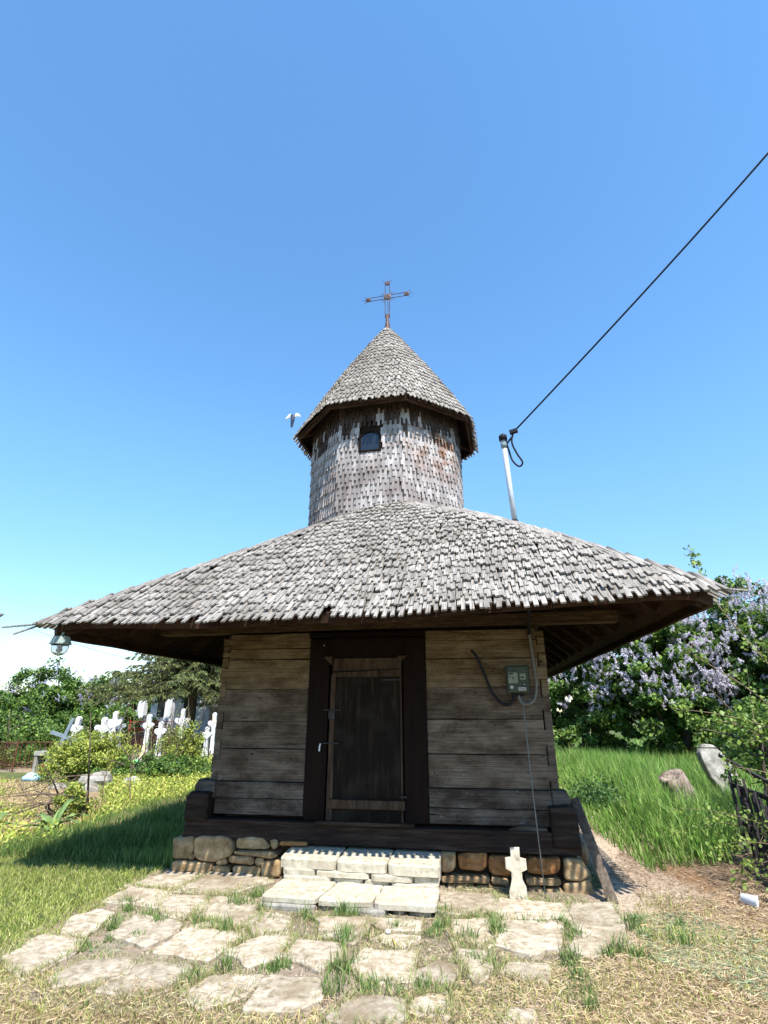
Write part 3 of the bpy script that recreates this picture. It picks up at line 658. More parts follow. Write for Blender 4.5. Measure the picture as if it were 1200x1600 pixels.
# ---- stone foundation
fnd = empty('foundation'); fnd.parent = church; fnd.matrix_basis = wmat(church).inverted()
mb = MB(); mb.box((-1.95, 0.03, -0.2), (1.85, 7.5, 0.395)); mb.build('foundation_core', pmat('earth_mortar', [(0.03, 0.02, 0.012), (0.09, 0.065, 0.04)], ns=10), fnd)
STONES = [
  [(-2.11, 0.39), (-1.87, 0.41), (-1.86, 0.29), (-1.92, 0.21), (-2.09, 0.21)],
  [(-1.87, 0.4), (-1.79, 0.42), (-1.5, 0.42), (-1.46, 0.38), (-1.45, 0.27), (-1.6, 0.2), (-1.78, 0.2), (-1.85, 0.24)],
  [(-1.44, 0.41), (-1.15, 0.42), (-1.07, 0.34), (-1.1, 0.32), (-1.43, 0.32)],
  [(-1.44, 0.3), (-1.01, 0.31), (-0.98, 0.27), (-1.04, 0.25), (-1.43, 0.28)],
  [(-1.08, 0.41), (-0.99, 0.41), (-0.99, 0.34), (-1.05, 0.33)],
  [(-0.98, 0.4), (-0.69, 0.4), (-0.69, 0.37), (-0.98, 0.36)],
  [(-1.93, 0.24), (-1.86, 0.27), (-1.85, 0.21), (-1.92, 0.21)],
  [(-1.5, 0.26), (-1.23, 0.26), (-1.22, 0.19), (-1.48, 0.2)],
  [(-1.22, 0.24), (-1.12, 0.25), (-1.13, 0.19), (-1.21, 0.19)],
  [(-1.63, 0.2), (-1.51, 0.24), (-1.5, 0.18), (-1.62, 0.17)],
  [(-2.08, 0.2), (-1.65, 0.19), (-1.66, 0.11), (-2.07, 0.1)],
  [(-1.65, 0.17), (-1.47, 0.17), (-1.46, 0.11), (-1.64, 0.1)],
  [(-1.45, 0.17), (-1.16, 0.18), (-1.16, 0.1), (-1.44, 0.1)],
  [(-1.15, 0.22), (-0.96, 0.24), (-0.95, 0.1), (-1.14, 0.1)],
  [(0.59, 0.35), (0.74, 0.36), (0.73, 0.24), (0.69, 0.2), (0.6, 0.19)],
  [(0.75, 0.34), (1.03, 0.36), (1.02, 0.25), (0.97, 0.21), (0.77, 0.22)],
  [(1.04, 0.34), (1.25, 0.34), (1.23, 0.18), (1.1, 0.18), (1.04, 0.21)],
  [(1.39, 0.34), (1.68, 0.35), (1.68, 0.26), (1.62, 0.22), (1.37, 0.22)],
  [(1.7, 0.34), (1.88, 0.34), (1.93, 0.22), (1.84, 0.17), (1.7, 0.18)],
  [(0.6, 0.17), (1.04, 0.18), (1.04, 0.13), (0.59, 0.12)],
  [(1.05, 0.18), (1.21, 0.17), (1.21, 0.12), (1.05, 0.12)],
  [(1.36, 0.19), (1.67, 0.19), (1.66, 0.14), (1.36, 0.13)],
  [(0.64, 0.11), (0.9, 0.11), (0.9, 0.03), (0.64, 0.03)],
  [(0.91, 0.11), (1.18, 0.1), (1.17, 0.03), (0.91, 0.02)],
  [(1.37, 0.11), (1.49, 0.12), (1.57, 0.02), (1.36, 0.02)],
  [(1.5, 0.11), (1.68, 0.11), (1.69, 0.01), (1.58, 0.01)],
  [(1.69, 0.15), (1.92, 0.19), (1.95, 0.05), (1.7, 0.01)],
]
for i, p in enumerate(STONES):
    th = 0.22; zf = random.uniform(-0.02, 0.02); mb = MB(); cx = sum(q[0] for q in p) / len(p); cz = sum(q[1] for q in p) / len(p)
    p = [(x if abs(x - cx) < 0.02 else x + 0.002 * (1 if x < cx else -1), z) for x, z in p]
    small = min(max(q[1] for q in p) - min(q[1] for q in p), max(q[0] for q in p) - min(q[0] for q in p))
    stone(mb, p, -th, 0.0, min(0.016, small * 0.12), 0.03, 0.006, 1, 0.006, face_m(-0.14 + zf), i * 1.7, 0.008)
    mb.build('stone', M['orange_stone' if i in (15, 16, 17, 5) else 'stone'], fnd, smooth=False)
for sx_ in (-1, 1):       # the long sides
    y = 0.2
    while y < 7.2:
        l = random.uniform(0.3, 0.5)
        for z0, z1 in ((0.02, 0.19), (0.2, 0.39)):
            mb = MB(); stone(mb, [(y + .01, z0), (y + l - .01, z0), (y + l - .01, z1), (y + .01, z1)], -0.15, 0, 0.02, 0.06, 0.01, 2, 0.01,
                             Matrix(((0, 0, sx_, 2.03 * sx_ - (0.04 if sx_ > 0 else 0)), (1, 0, 0, 0), (0, 1, 0, 0), (0, 0, 0, 1))), y)
            mb.build('stone', M['stone'], fnd)
        y += l

# ---- tower
def octr(th, Rv, rnd=0.35):
    """distance from axis in direction th for a softened octagon"""
    a = (th - (R(18.5))) % (math.pi / 4) - math.pi / 8
    return Rv * (math.cos(math.pi / 8) / math.cos(a) * (1 - rnd) + rnd * 0.965)
tower = empty('tower'); tower.parent = church; tower.matrix_basis = wmat(church).inverted()
RB = 1.315
mb = MB(); prof = []
N_ = 64
vs = []; fs = []
for z in (3.6, 6.3):
    for k in range(N_):
        th = 2 * math.pi * k / N_; r = octr(th, RB) - 0.03; vs.append((TX + r * math.cos(th), TY + r * math.sin(th), z))
for k in range(N_): fs.append((k, (k + 1) % N_, N_ + (k + 1) % N_, N_ + k))
mb.add(vs, fs); mb.build('tower_wall', M['log_dark'], tower)
WX, WZ0, WZ1 = -0.30, 5.29, 5.59     # window
wth = math.radians(266)
wcx, wcy = TX + 1.235 * math.cos(wth), TY + 1.235 * math.sin(wth)
tsh = MB(); tdk = MB()
for row in range(12):
    z = 3.95 + row * 0.195 * 1.0 + 0.0
    if z > 6.15: break
    circ = 2 * math.pi * RB; n = int(circ / 0.076)
    for k in range(n):
        th = 2 * math.pi * (k + random.uniform(-0.08, 0.08) + 0.5 * (row % 2)) / n
        r = octr(th, RB); x, y = TX + r * math.cos(th), TY + r * math.sin(th)
        zz = z + random.uniform(-0.012, 0.012)
        zr = roof_z(x, y, min(x - XL, XR - x, y - YF)) if min(x - XL, XR - x, y - YF) < 3.05 else 4.8
        if zz + 0.3 < zr: continue
        dxw = (x - wcx) * math.cos(wth + math.pi / 2) + (y - wcy) * math.sin(wth + math.pi / 2)
        if math.hypot(x - wcx, y - wcy) < 0.4 and abs(dxw) < 0.175 and zz < WZ1 - 0.03 and zz + 0.22 > WZ0 - 0.02:
            if zz > WZ0 - 0.02: continue
            Lw = WZ0 - zz + 0.02
            if Lw < 0.06: continue
        else: Lw = 0.36
        th2 = th + 0.02; r2 = octr(th2, RB); tg = Vector((TX + r2 * math.cos(th2) - x, TY + r2 * math.sin(th2) - y, 0)).normalized()
        add_shingle(tdk if random.random() < (z - 5.42) / 0.35 else tsh, Vector((x, y, zz)), tg, Vector((0, 0, 1)), 0.071, Lw, random.uniform(0.030, 0.040), random.uniform(0.075, 0.105), 1, 0.028 + random.uniform(0, 0.012), 0.015, random.gauss(0, 0.012))  # shade-coloured shingles get more frequent towards the eave
tsh.build('shingle_cladding', M['tower_shingle'], tower, kind='stuff'); tag(tdk.build('eave_shade_cladding', M['tower_dark'], tower, kind='stuff'), 'tower shingles with the shade under the eave put into their dark colour')
# window: arched wooden surround with a dark pane set back in it
win = empty('window'); win.parent = tower; win.matrix_basis = wmat(tower).inverted()
WM = Matrix.Translation((wcx, wcy, 0)) @ Matrix.Rotation(wth + math.pi / 2, 4, 'Z')
def arch(hw, z0, z1, k=0.62, n=10):
    zs = z1 - hw * k; p = [(-hw, z0), (hw, z0), (hw, zs)]
    for i in range(1, n): a = math.pi * i / n; p.append((hw * math.cos(a), zs + hw * k * math.sin(a)))
    p.append((-hw, zs)); return p
ao, ai = arch(0.175, WZ0 - 0.02, WZ1 + 0.03), arch(0.145, WZ0, WZ1)
mb = MB(); n = len(ao)
for yy in (-0.03, 0.12): mb.v += [(x, yy, z) for x, z in ao] + [(x, yy, z) for x, z in ai]
mb.uv = [(0, 0)] * len(mb.v)
for i in range(n):
    j = (i + 1) % n
    mb.f += [(i, j, n + j, n + i), (2 * n + i, 3 * n + i, 3 * n + j, 2 * n + j), (i, 2 * n + i, 2 * n + j, j), (n + i, n + j, 3 * n + j, 3 * n + i)]
mb.v = [tuple(WM @ Vector(v)) for v in mb.v]; mb.build('window_frame', M['frame'], win)
mb = MB(); mb.prism([(x, z) for x, z in ai], 0.0, 0.01, WM @ Matrix(((1, 0, 0, 0), (0, 0, -1, -0.002), (0, 1, 0, 0), (0, 0, 0, 1)))); mb.build('pane', M['pane'], win)

# conical cap
cap = empty('tower_roof'); cap.parent = church; cap.matrix_basis = wmat(church).inverted()
ZA, ZE, RE = 8.50, 5.98, 1.645
def cap_pt(u, th):       # u 0 eave .. 1 apex
    r = octr(th, RE * (1 - u) + 0.055 * u, 0.12 + 0.55 * u) ; r += 0.05 * math.sin(math.pi * u)
    return Vector((TX + r * math.cos(th), TY + r * math.sin(th), ZE + (ZA - ZE) * u))
mb = MB(); vs = []; fs = []
us = (0.03, 0.25, 0.5, 0.75, 0.97)
for u in us:
    for k in range(N_): p = cap_pt(u, 2 * math.pi * k / N_); vs.append((p.x, p.y, p.z - 0.05))
for i in range(len(us) - 1):
    for k in range(N_): fs.append((i * N_ + k, i * N_ + (k + 1) % N_, (i + 1) * N_ + (k + 1) % N_, (i + 1) * N_ + k))
mb.add(vs, fs); o = mb.build('cap_boarding', M['eave'], cap); sd = o.modifiers.new('t', 'SOLIDIFY'); sd.thickness = 0.02; sd.offset = -1
csh = MB(); rows = 22
for row in range(rows):
    u = row / rows * 0.985; n = max(8, int(2 * math.pi * cap_pt(u, 0.3).xy.__sub__(Vector((TX, TY))).length / 0.073))
    for k in range(n):
        th = 2 * math.pi * (k + 0.5 * (row % 2) + random.uniform(-0.07, 0.07)) / n
        P = cap_pt(u + random.uniform(-0.003, 0.003), th); tg = (cap_pt(u, th + 0.02) - cap_pt(u, th)).normalized(); up = (cap_pt(u + 0.03, th) - cap_pt(u, th)).normalized()
        wd = 2 * math.pi * (P.xy - Vector((TX, TY))).length / n
        add_shingle(csh, P, tg, up, wd * 0.92, min(0.29, 0.12 + 2.9 * (1 - u)), wd * 0.5, random.uniform(0.055, 0.08), 1 if random.random() < .9 else -1, 0.03 + random.uniform(0, 0.014), 0.014, random.gauss(0, 0.025))
csh.build('shingle_covering', M['shingle'], cap, kind='stuff')
# rafters and board under the tower eave
va = [R(18.5 + 45 * k) for k in range(8)]
for k in range(8):
    a, b = cap_pt(0.06, va[k]), cap_pt(0.06, va[(k + 1) % 8]); dz = Vector((0, 0, -0.11))
    mb = MB(); mb.beam(a + dz, b + dz, 0.04, 0.1); mb.build('eave_board', M['eave'], cap)
    ins = Vector((TX, TY, 6.25)) + (Vector((a.x, a.y, 0)) - Vector((TX, TY, 0))) * 0.7
    mb = MB(); mb.beam(a + Vector((0, 0, -0.08)), ins, 0.07, 0.09); mb.build('rafter', M['eave'], cap)

# iron cross on the cap
crs = empty('cross'); crs.parent = church; crs.matrix_basis = wmat(church).inverted()
CM = Matrix.Translation((TX, TY, 0)) @ Matrix.Rotation(R(-4), 4, 'Z')
def ctube(name, a, b, r, n=6):
    mb = MB(); mb.tube([CM @ Vector(a), CM @ Vector(b)], r, n); return mb.build(name, M['cross_metal'], crs)
mb = MB(); mb.lathe([(0.085, 8.42), (0.06, 8.55), (0.035, 8.72), (0.032, 8.84)], 10, Matrix.Translation((TX, TY, 0))); mb.build('socket', M['cross_metal'], crs, True)
HZ = 9.32
for x in (-0.045, 0.045): ctube('upright_bar', (x, 0, 8.80), (x, 0, 9.70), 0.0075)
ctube('upright_bar', (0.015, 0, 8.80), (0.012, 0, 9.26), 0.007)
for z in (HZ - 0.04, HZ + 0.04): ctube('cross_bar', (-0.42, 0, z), (0.42, 0, z), 0.0075)
def disc(x, z, r):
    mb = MB(); mb.lathe([(r * 0.7, -0.015), (r, -0.004), (r, 0.004), (r * 0.7, 0.015)], 14, CM @ Matrix.Translation((x, 0, z)) @ Matrix.Rotation(math.pi / 2, 4, 'X')); mb.build('disc', M['cross_metal'], crs)
disc(0, HZ, 0.075); disc(-0.39, HZ, 0.055); disc(0.39, HZ, 0.055); disc(0, 9.66, 0.052); disc(0, 8.86, 0.045)
for q in range(4):
    for a in (-22, -7, 7, 22):
        t_ = R(45 + 90 * q + a); ctube('ray', (0.07 * math.cos(t_), 0, HZ + 0.07 * math.sin(t_)), (0.15 * math.cos(t_), 0, HZ + 0.15 * math.sin(t_)), 0.004, 4)
for (cx, cz, base) in ((-0.39, HZ, 180), (0.39, HZ, 0), (0, 9.66, 90)):
    for a in (-50, 0, 50):
        t_ = R(base + a); ctube('ray', (cx + 0.05 * math.cos(t_), 0, cz + 0.05 * math.sin(t_)), (cx + 0.12 * math.cos(t_), 0, cz + 0.12 * math.sin(t_)), 0.005, 4)

# ================================================================== GROUND
PATH = [(1.98, -1.3), (2.1, 0.5), (2.0, 7.5), (2.9, 11), (3.5, 13), (3.2, 9), (2.9, 6.9), (2.7, 2.5), (2.75, 0.6), (3.0, -0.4), (2.4, -1.6)]
DIRT_L = [(-4.6, 1.2), (-5.6, 3.4), (-9.8, 6.2), (-12, 6.8), (-12, 2), (-6, 0.2)]
RLUSH = [(2.62, 0.6), (2.42, 3), (2.6, 6.5), (3.3, 13.5), (9.5, 13.5), (8, 9), (5.5, 4.6), (4.2, 2.4), (3.6, 1.1)]
PAVE = [(-2.25, -0.1), (-2.3, -1.9), (-1.8, -2.6), (1.2, -2.6), (1.8, -1.6), (2.1, -1.0), (2.05, -0.3), (1.98, 0.1), (-2.1, 0.1)]
def ground_colour(x, y):
    x = np.asarray(x, float); y = np.asarray(y, float); n = len(x)
    green = np.array([0.10, 0.115, 0.04]); dirt = np.array([0.30, 0.235, 0.175]); straw = np.array([0.26, 0.185, 0.105]); dark = np.array([0.14, 0.10, 0.065])
    lm = lump(x, y, 2.5, 1)[:, None]
    c = green * (1 + 0.2 * lm) + 0 * lm
    def put(m, col): c[m] = np.array(col) * (1 + 0.12 * lm[m])
    fl = lump(x, y, 1.1, 7)
    put((x < -4.2) & (x > -16) & (y < 12) & (fl > -0.1), straw)
    put(inpoly(x, y, DIRT_L), straw * 1.05)
    put((x < -5) & (y > 7.5) & (y < 16) & (lump(x, y, 0.8, 9) > -0.2), dirt)
    put((x > 0.4) & (y < -0.8) & (x < 4), straw); put((x > -2.2) & (x <= 0.4) & (y < -2.2), straw * 0.8)
    put((x > 2.2) & (x < 4.2) & (y > -1.8) & (y < 0.9), straw * np.array([0.9, 0.75, 0.7]))
    put((x > 3.1) & (y > -1.8) & (y < 1.6) & (x < 6), dark)
    put(inpoly(x, y, PAVE), dirt * 0.85)
    put(inpoly(x, y, PATH), dirt * 1.45)
    put((np.abs(x) < 1.9) & (y > 0.1) & (y < 7.5), dark)
    return np.clip(c, 0, 1)
def grid_sheet(name, xs, ys, drop=0.0):
    X, Y = np.meshgrid(xs, ys); x = X.ravel(); y = Y.ravel(); z = ground_z(x, y) - drop
    co = np.stack([x, y, z], 1); nx, ny = len(xs), len(ys)
    i, j = np.meshgrid(np.arange(nx - 1), np.arange(ny - 1)); a = (j * nx + i).ravel()
    f = np.stack([a, a + 1, a + nx + 1, a + nx], 1)
    me = raw_mesh(name, co, f.ravel(), np.full(len(a), 4), ground_colour(x, y), M['soil'])
    me.polygons.foreach_set('use_smooth', [True] * len(me.polygons))
    return link(name, me, None, 'structure')
ax = np.concatenate([[-900, -400, -150, -70, -40, -25, -18, -14], np.arange(-12, -5, 0.35), np.arange(-5, 5, 0.07), np.arange(5, 12, 0.35), [14, 18, 25, 40, 70, 150, 400, 900]])
ay = np.concatenate([[-300, -80, -30, -12, -7, -5, -4], np.arange(-3.4, 3, 0.07), np.arange(3, 16, 0.3), [18, 22, 28, 36, 50, 80, 150, 400, 1200]])
grid_sheet('ground', ax, ay)

# paving slabs set in the earth
pav = empty('paving', (0, 0, 0)); pav['kind'] = 'structure'
SLABS = [
  [(-2.22, -0.61), (-2.07, -0.15), (-1.67, -0.13), (-1.73, -0.7)],
  [(-1.7, -0.71), (-1.64, -0.15), (-1.16, -0.2), (-0.99, -0.34), (-1.27, -0.73)],
  [(-2.14, -1.04), (-2.15, -0.66), (-1.74, -0.74), (-1.69, -1.09)],
  [(-1.77, -0.86), (-1.37, -0.78), (-1.23, -1.15), (-1.31, -1.3), (-1.54, -1.2)],
  [(-1.31, -0.82), (-0.89, -0.74), (-0.71, -1.33), (-0.82, -1.42), (-1.25, -1.29)],
  [(-1.98, -1.75), (-2.14, -1.46), (-2.05, -1.28), (-1.91, -1.34), (-1.84, -1.53), (-1.82, -1.74)],
  [(-2.1, -2.15), (-2.11, -1.79), (-1.78, -1.82), (-1.73, -1.94), (-1.75, -2.35)],
  [(-1.64, -1.69), (-1.67, -1.33), (-1.26, -1.44), (-1.23, -1.63), (-1.32, -1.81)],
  [(-1.16, -1.89), (-1.16, -1.53), (-0.85, -1.5), (-0.73, -1.59), (-0.79, -1.95)],
  [(-1.56, -2.36), (-1.56, -2.13), (-1.27, -2.05), (-1.19, -2.22), (-1.36, -2.33), (-1.46, -2.43)],
  [(-1.22, -2.41), (-1.18, -2.07), (-0.85, -2.06), (-0.83, -2.31), (-0.94, -2.43)],
  [(-0.71, -1.82), (-0.59, -1.55), (-0.35, -1.56), (-0.37, -1.84), (-0.48, -2.0)],
  [(-0.72, -2.39), (-0.67, -2.16), (-0.38, -2.13), (-0.41, -2.34), (-0.55, -2.51)],
  [(-0.3, -2.5), (-0.31, -2.15), (-0.03, -2.14), (0.06, -2.35), (-0.05, -2.47)],
  [(-0.3, -1.84), (-0.31, -1.57), (-0.01, -1.6), (0.04, -1.78), (-0.04, -1.98)],
  [(-0.79, -1.36), (-0.72, -1.13), (-0.49, -1.19), (-0.45, -1.47), (-0.61, -1.53)],
  [(-0.14, -1.5), (-0.04, -1.32), (0.14, -1.34), (0.07, -1.58)],
  [(0.15, -1.92), (0.18, -1.67), (0.5, -1.68), (0.52, -2.03), (0.26, -2.09)],
  [(0.54, -1.91), (0.67, -1.76), (0.84, -1.81), (0.74, -2.12)],
  [(0.16, -2.51), (0.25, -2.29), (0.48, -2.27), (0.52, -2.47), (0.35, -2.55)],
  [(0.2, -1.48), (0.27, -1.36), (0.49, -1.4), (0.41, -1.59)],
  [(0.64, -0.83), (0.62, -0.38), (1.06, -0.4), (1.07, -0.73), (0.84, -0.91)],
  [(1.09, -0.9), (1.1, -0.46), (1.62, -0.52), (1.59, -0.84)],
  [(1.67, -0.56), (2.02, -0.47), (1.98, -0.93), (1.63, -1.03)],
  [(1.64, -1.09), (1.96, -1.03), (1.91, -1.28), (1.68, -1.53), (1.54, -1.46)],
  [(0.75, -1.36), (0.71, -1.04), (1.02, -0.93), (1.04, -1.35), (0.93, -1.51)],
  [(1.06, -1.45), (1.08, -1.04), (1.51, -1.0), (1.47, -1.39), (1.28, -1.54)],
  [(1.05, -1.88), (1.1, -1.71), (1.36, -1.69), (1.32, -1.91)],
  [(0.75, -2.08), (0.71, -2.17), (0.57, -2.22), (0.55, -2.36), (0.76, -2.39)],
  [(1.04, -2.39), (1.09, -2.25), (1.2, -2.26), (1.2, -2.39)],
  [(-1.2, -1.47), (-1.08, -1.32), (-0.81, -1.46), (-0.89, -1.49)],
  [(-0.27, -1.14), (0.08, -1.12), (0.1, -1.3), (-0.2, -1.38)],
  [(0.78, -1.56), (0.98, -1.6), (1.0, -1.86), (0.9, -2.0), (0.82, -1.8)],
  [(0.12, -1.1), (0.5, -1.1), (0.5, -1.28), (0.2, -1.28)],
]
for i, p in enumerate(SLABS):
    mb = MB(); tz = 0.112 + random.uniform(-0.006, 0.01)
    cx = sum(q[0] for q in p) / len(p); cy = sum(q[1] for q in p) / len(p); p = [(cx + (a - cx) * 1.15, cy + (b - cy) * 1.15) for a, b in p]
    stone(mb, p, 0.03, tz, 0.006, 0.03, 0.018, 1, 0.002, None, i * 2.3, 0.006)
    mb.build('slab', M['slab'], pav)

# steps of stacked stone slabs in front of the door
steps = empty('stone_steps', (-0.1, -0.6, 0.1), 'two pale stone slab steps stacked in front of the church door', 'steps')
def lay(name, poly, z0, z1, mat='step', bev=0.01, amp=0.006, rel=0.004):
    mb = MB(); stone(mb, poly, z0, z1, bev, 0.05, amp, 1, 0.0, None, random.uniform(0, 99), rel); return mb.build(name, M[mat], steps)
lay('slab', [(-0.84, -0.50), (-0.32, -0.52), (-0.33, 0.0), (-0.87, 0.0)], 0.27, 0.35)
lay('slab', [(-0.31, -0.53), (0.14, -0.54), (0.15, 0.0), (-0.31, 0.0)], 0.265, 0.345)
lay('slab', [(0.155, -0.55), (0.61, -0.57), (0.60, 0.0), (0.16, 0.0)], 0.26, 0.345)
for x0, x1, z0, z1, yf in ((-0.81, -0.50, .222, .269, -.515), (-0.495, 0.0, .217, .264, -.53), (0.005, 0.38, .21, .259, -.55), (0.385, 0.60, .20, .259, -.54),
                           (-0.80, -0.35, .17, .220, -.53), (-0.345, -0.06, .165, .215, -.51), (-0.055, 0.18, .165, .213, -.525), (0.185, 0.6, .165, .203, -.555)):
    lay('riser_stone', [(x0, yf), (x1, yf - 0.005), (x1, -0.1), (x0, -0.1)], z0, z1, 'step', 0.008, 0.006)
lay('slab', [(-0.83, -0.955), (-0.36, -0.97), (-0.30, -0.46), (-0.81, -0.46)], 0.14, 0.185, amp=0.008)
lay('slab', [(-0.345, -0.965), (0.09, -0.955), (0.125, -0.46), (-0.29, -0.46)], 0.135, 0.18, amp=0.008)
lay('slab', [(0.105, -0.965), (0.61, -0.975), (0.60, -0.46), (0.135, -0.46)], 0.13, 0.18, amp=0.008)
lay('slab', [(-0.84, -0.985), (-0.37, -1.005), (-0.36, -0.6), (-0.83, -0.6)], 0.085, 0.136, 'grey_stone', amp=0.009)
lay('slab', [(-0.20, -1.0), (0.22, -0.99), (0.22, -0.6), (-0.2, -0.6)], 0.085, 0.13, 'grey_stone', amp=0.01)
for x0, x1 in ((-0.34, -0.22), (0.25, 0.36), (0.38, 0.56)): lay('riser_stone', [(x0, -0.93), (x1, -0.95), (x1, -0.7), (x0, -0.7)], 0.07, 0.13, 'slab', amp=0.01)

# ================================================================== THINGS ROUND THE CHURCH
# small stone cross leaning on the foundation
def plate_thing(name, poly, th, mat, M4, label, cat, bev=0.012, amp=0.006, rel=0.008, smooth=1, step=0.04, group=None):
    mb = MB(); stone(mb, poly, -th / 2, th / 2, bev, step, amp, smooth, 0.0, None, random.uniform(0, 50), rel)
    o = link(name, mb.mesh(name, M[mat] if isinstance(mat, str) else mat)); o.matrix_basis = M4; return tag(o, label, cat, group)
stand = Matrix(((1, 0, 0, 0), (0, 0, -1, 0), (0, 1, 0, 0), (0, 0, 0, 1)))    # x,y plate -> upright, facing -Y
plate_thing('grave_cross', [(-0.075, 0), (0.075, 0), (0.07, 0.10), (0.045, 0.15), (0.045, 0.20), (0.09, 0.22), (0.09, 0.30), (0.04, 0.31), (0.04, 0.38), (-0.04, 0.38), (-0.04, 0.31), (-0.09, 0.30), (-0.09, 0.22), (-0.045, 0.20), (-0.045, 0.15), (-0.06, 0.10), (-0.075, 0.06)],
            0.07, 'step', Matrix.Translation((1.27, -0.43, 0.09)) @ Matrix.Rotation(R(-16), 4, 'X') @ stand,
            'small worn stone cross leaning against the church foundation', 'cross', 0.006, 0.003, 0.005, 0, 0.03)
# board leaning on the right corner
mb = MB(); mb.beam((2.04, -0.42, 0.09), (1.90, 0.12, 0.80), 0.085, 0.035, (0.2, 1, 0.2))
o = link('leaning_board', mb.mesh('leaning_board', M['side_log'])); bv = o.modifiers.new('b', 'BEVEL'); bv.width = 0.008; bv.segments = 2
tag(o, 'old dark plank leaning against the right corner of the church', 'plank')

# electricity meter box with its cables
mt = empty('meter_box', (1.44, -0.02, 1.74), 'grey electricity meter box on the log wall right of the door', 'meter')
def mbox(name, a, b, mat, bev=0.006, par=None):
    mb = MB(); mb.box(a, b); o = mb.build(name, M[mat], par or mt); v = o.modifiers.new('b', 'BEVEL'); v.width = bev; v.segments = 2; return o
mbox('back_plate', (1.325, -0.03, 1.755), (1.565, -0.005, 2.04), 'meter', 0.004)
case = mbox('case', (1.335, -0.115, 1.77), (1.545, -0.03, 2.03), 'meter', 0.015)
mbox('dial_window', (1.345, -0.121, 1.86), (1.44, -0.1155, 1.965), 'dial', 0.003)
mbox('counter_window', (1.462, -0.121, 1.895), (1.52, -0.1155, 1.955), 'dial', 0.003)
for (x0, x1, z0, z1) in ((1.35, 1.395, 1.945, 1.958), (1.352, 1.368, 1.918, 1.928), (1.382, 1.404, 1.914, 1.924), (1.39, 1.397, 1.893, 1.905), (1.468, 1.5, 1.912, 1.924)):
    mb = MB(); mb.box((x0, -0.1245, z0), (x1, -0.1212, z1)); mb.build('print_mark', M['black'], mt)
mbox('label', (1.438, -0.120, 1.79), (1.512, -0.1155, 1.82), 'paper', 0.001)
for k in range(9):
    mb = MB(); mb.box((1.447 + k * 0.0068, -0.1225, 1.796), (1.447 + k * 0.0068 + 0.003, -0.1203, 1.812)); mb.build('print_mark', M['meter'], mt)
mb = MB(); mb.lathe([(0.0165, -0.003), (0.0165, 0.003)], 18, Matrix.Translation((1.375, -0.1185, 1.823)) @ Matrix.Rotation(math.pi / 2, 4, 'X')); mb.build('warning_sticker', M['paper'], mt)
mb = MB(); mb.prism([(0.003, 0.012), (-0.005, -0.001), (0.0, -0.001), (-0.003, -0.012), (0.006, 0.002), (0.001, 0.002)], 0, 0.002, Matrix.Translation((1.375, -0.1215, 1.823)) @ stand); mb.build('lightning_mark', M['red'], mt)
mbox('seal', (1.49, -0.124, 1.838), (1.515, -0.116, 1.858), 'black', 0.002); mbox('seal_tab', (1.494, -0.127, 1.846), (1.508, -0.1245, 1.853), 'white_plastic', 0.001)
for x in (1.385, 1.43, 1.475): mb = MB(); mb.lathe([(0.016, 0), (0.014, 0.03)], 10, Matrix.Translation((x, -0.07, 1.737))); mb.build('cable_gland', M['black'], mt)
def curve(pts, n=6):
    P_ = [Vector(p) for p in pts]; out = []
    for i in range(len(P_) - 1):
        a = P_[max(i - 1, 0)]; b = P_[i]; c = P_[i + 1]; d = P_[min(i + 2, len(P_) - 1)]
        for j in range(n):
            t = j / n; out.append(0.5 * ((2 * b) + (c - a) * t + (2 * a - 5 * b + 4 * c - d) * t * t + (3 * b - a - 3 * c + d) * t ** 3))
    out.append(P_[-1]); return out
mb = MB(); mb.tube(curve([(0.99, 0.0, 2.20), (1.03, -0.05, 2.15), (1.10, -0.045, 1.98), (1.17, -0.05, 1.79), (1.25, -0.06, 1.68), (1.33, -0.07, 1.655), (1.375, -0.075, 1.69), (1.385, -0.07, 1.745)]), 0.013, 8); mb.build('cable', M['black'], mt, True)
mb = MB(); mb.tube(curve([(1.59, -0.32, 2.55), (1.60, -0.06, 2.42), (1.615, -0.045, 2.1), (1.625, -0.045, 1.85), (1.60, -0.05, 1.72), (1.54, -0.055, 1.665), (1.47, -0.06, 1.67), (1.435, -0.07, 1.745)]), 0.013, 8); mb.build('conduit', M['conduit'], mt, True)
mb = MB(); mb.tube([(1.59, -0.40, 2.62), (1.592, -0.30, 2.52), (1.598, -0.07, 2.36)], 0.02, 8); mb.build('conduit_sleeve', M['black'], mt, True)
mb = MB(); mb.tube([(1.475, -0.07, 1.745), (1.474, -0.10, 1.60), (1.485, -0.17, 0.9), (1.50, -0.34, 0.09)], 0.0055, 6); mb.build('earth_wire', M['conduit'], mt, True)

# supply mast on the roof with the cable coming in
ms = empty('service_mast', (1.66, 1.0, 3.9), 'pale metal pipe mast standing on the right slope of the church roof', 'mast')
mtop = Vector((1.60, 0.95, 5.20)); mbot = Vector((1.675, 1.0, 3.72)); d_ = (mtop - mbot).normalized()
mb = MB(); mb.tube([mbot, mtop], 0.036, 12); mb.build('pipe', M['galv'], ms, True)
mb = MB(); mb.tube([mtop - d_ * 0.02, mtop + d_ * 0.05, mtop + d_ * 0.08], [0.058, 0.058, 0.025], 12); mb.build('cap', M['black'], ms, True)
mb = MB(); mb.tube([mbot - d_ * 0.02, mbot + d_ * 0.28], [0.12, 0.042], 12); mb.build('flashing', M['black'], ms, True)
mb = MB(); mb.tube([mtop - d_ * 0.14, mtop - d_ * 0.06], 0.043, 12); mb.build('clamp', M['grey_paint'], ms, True)
mb = MB(); mb.beam(mtop - d_ * 0.12, mtop - d_ * 0.10 + Vector((0.13, -0.05, 0.12)), 0.02, 0.02); mb.build('bracket', M['iron'], ms)
anc = Vector((1.74, 0.88, 5.26))
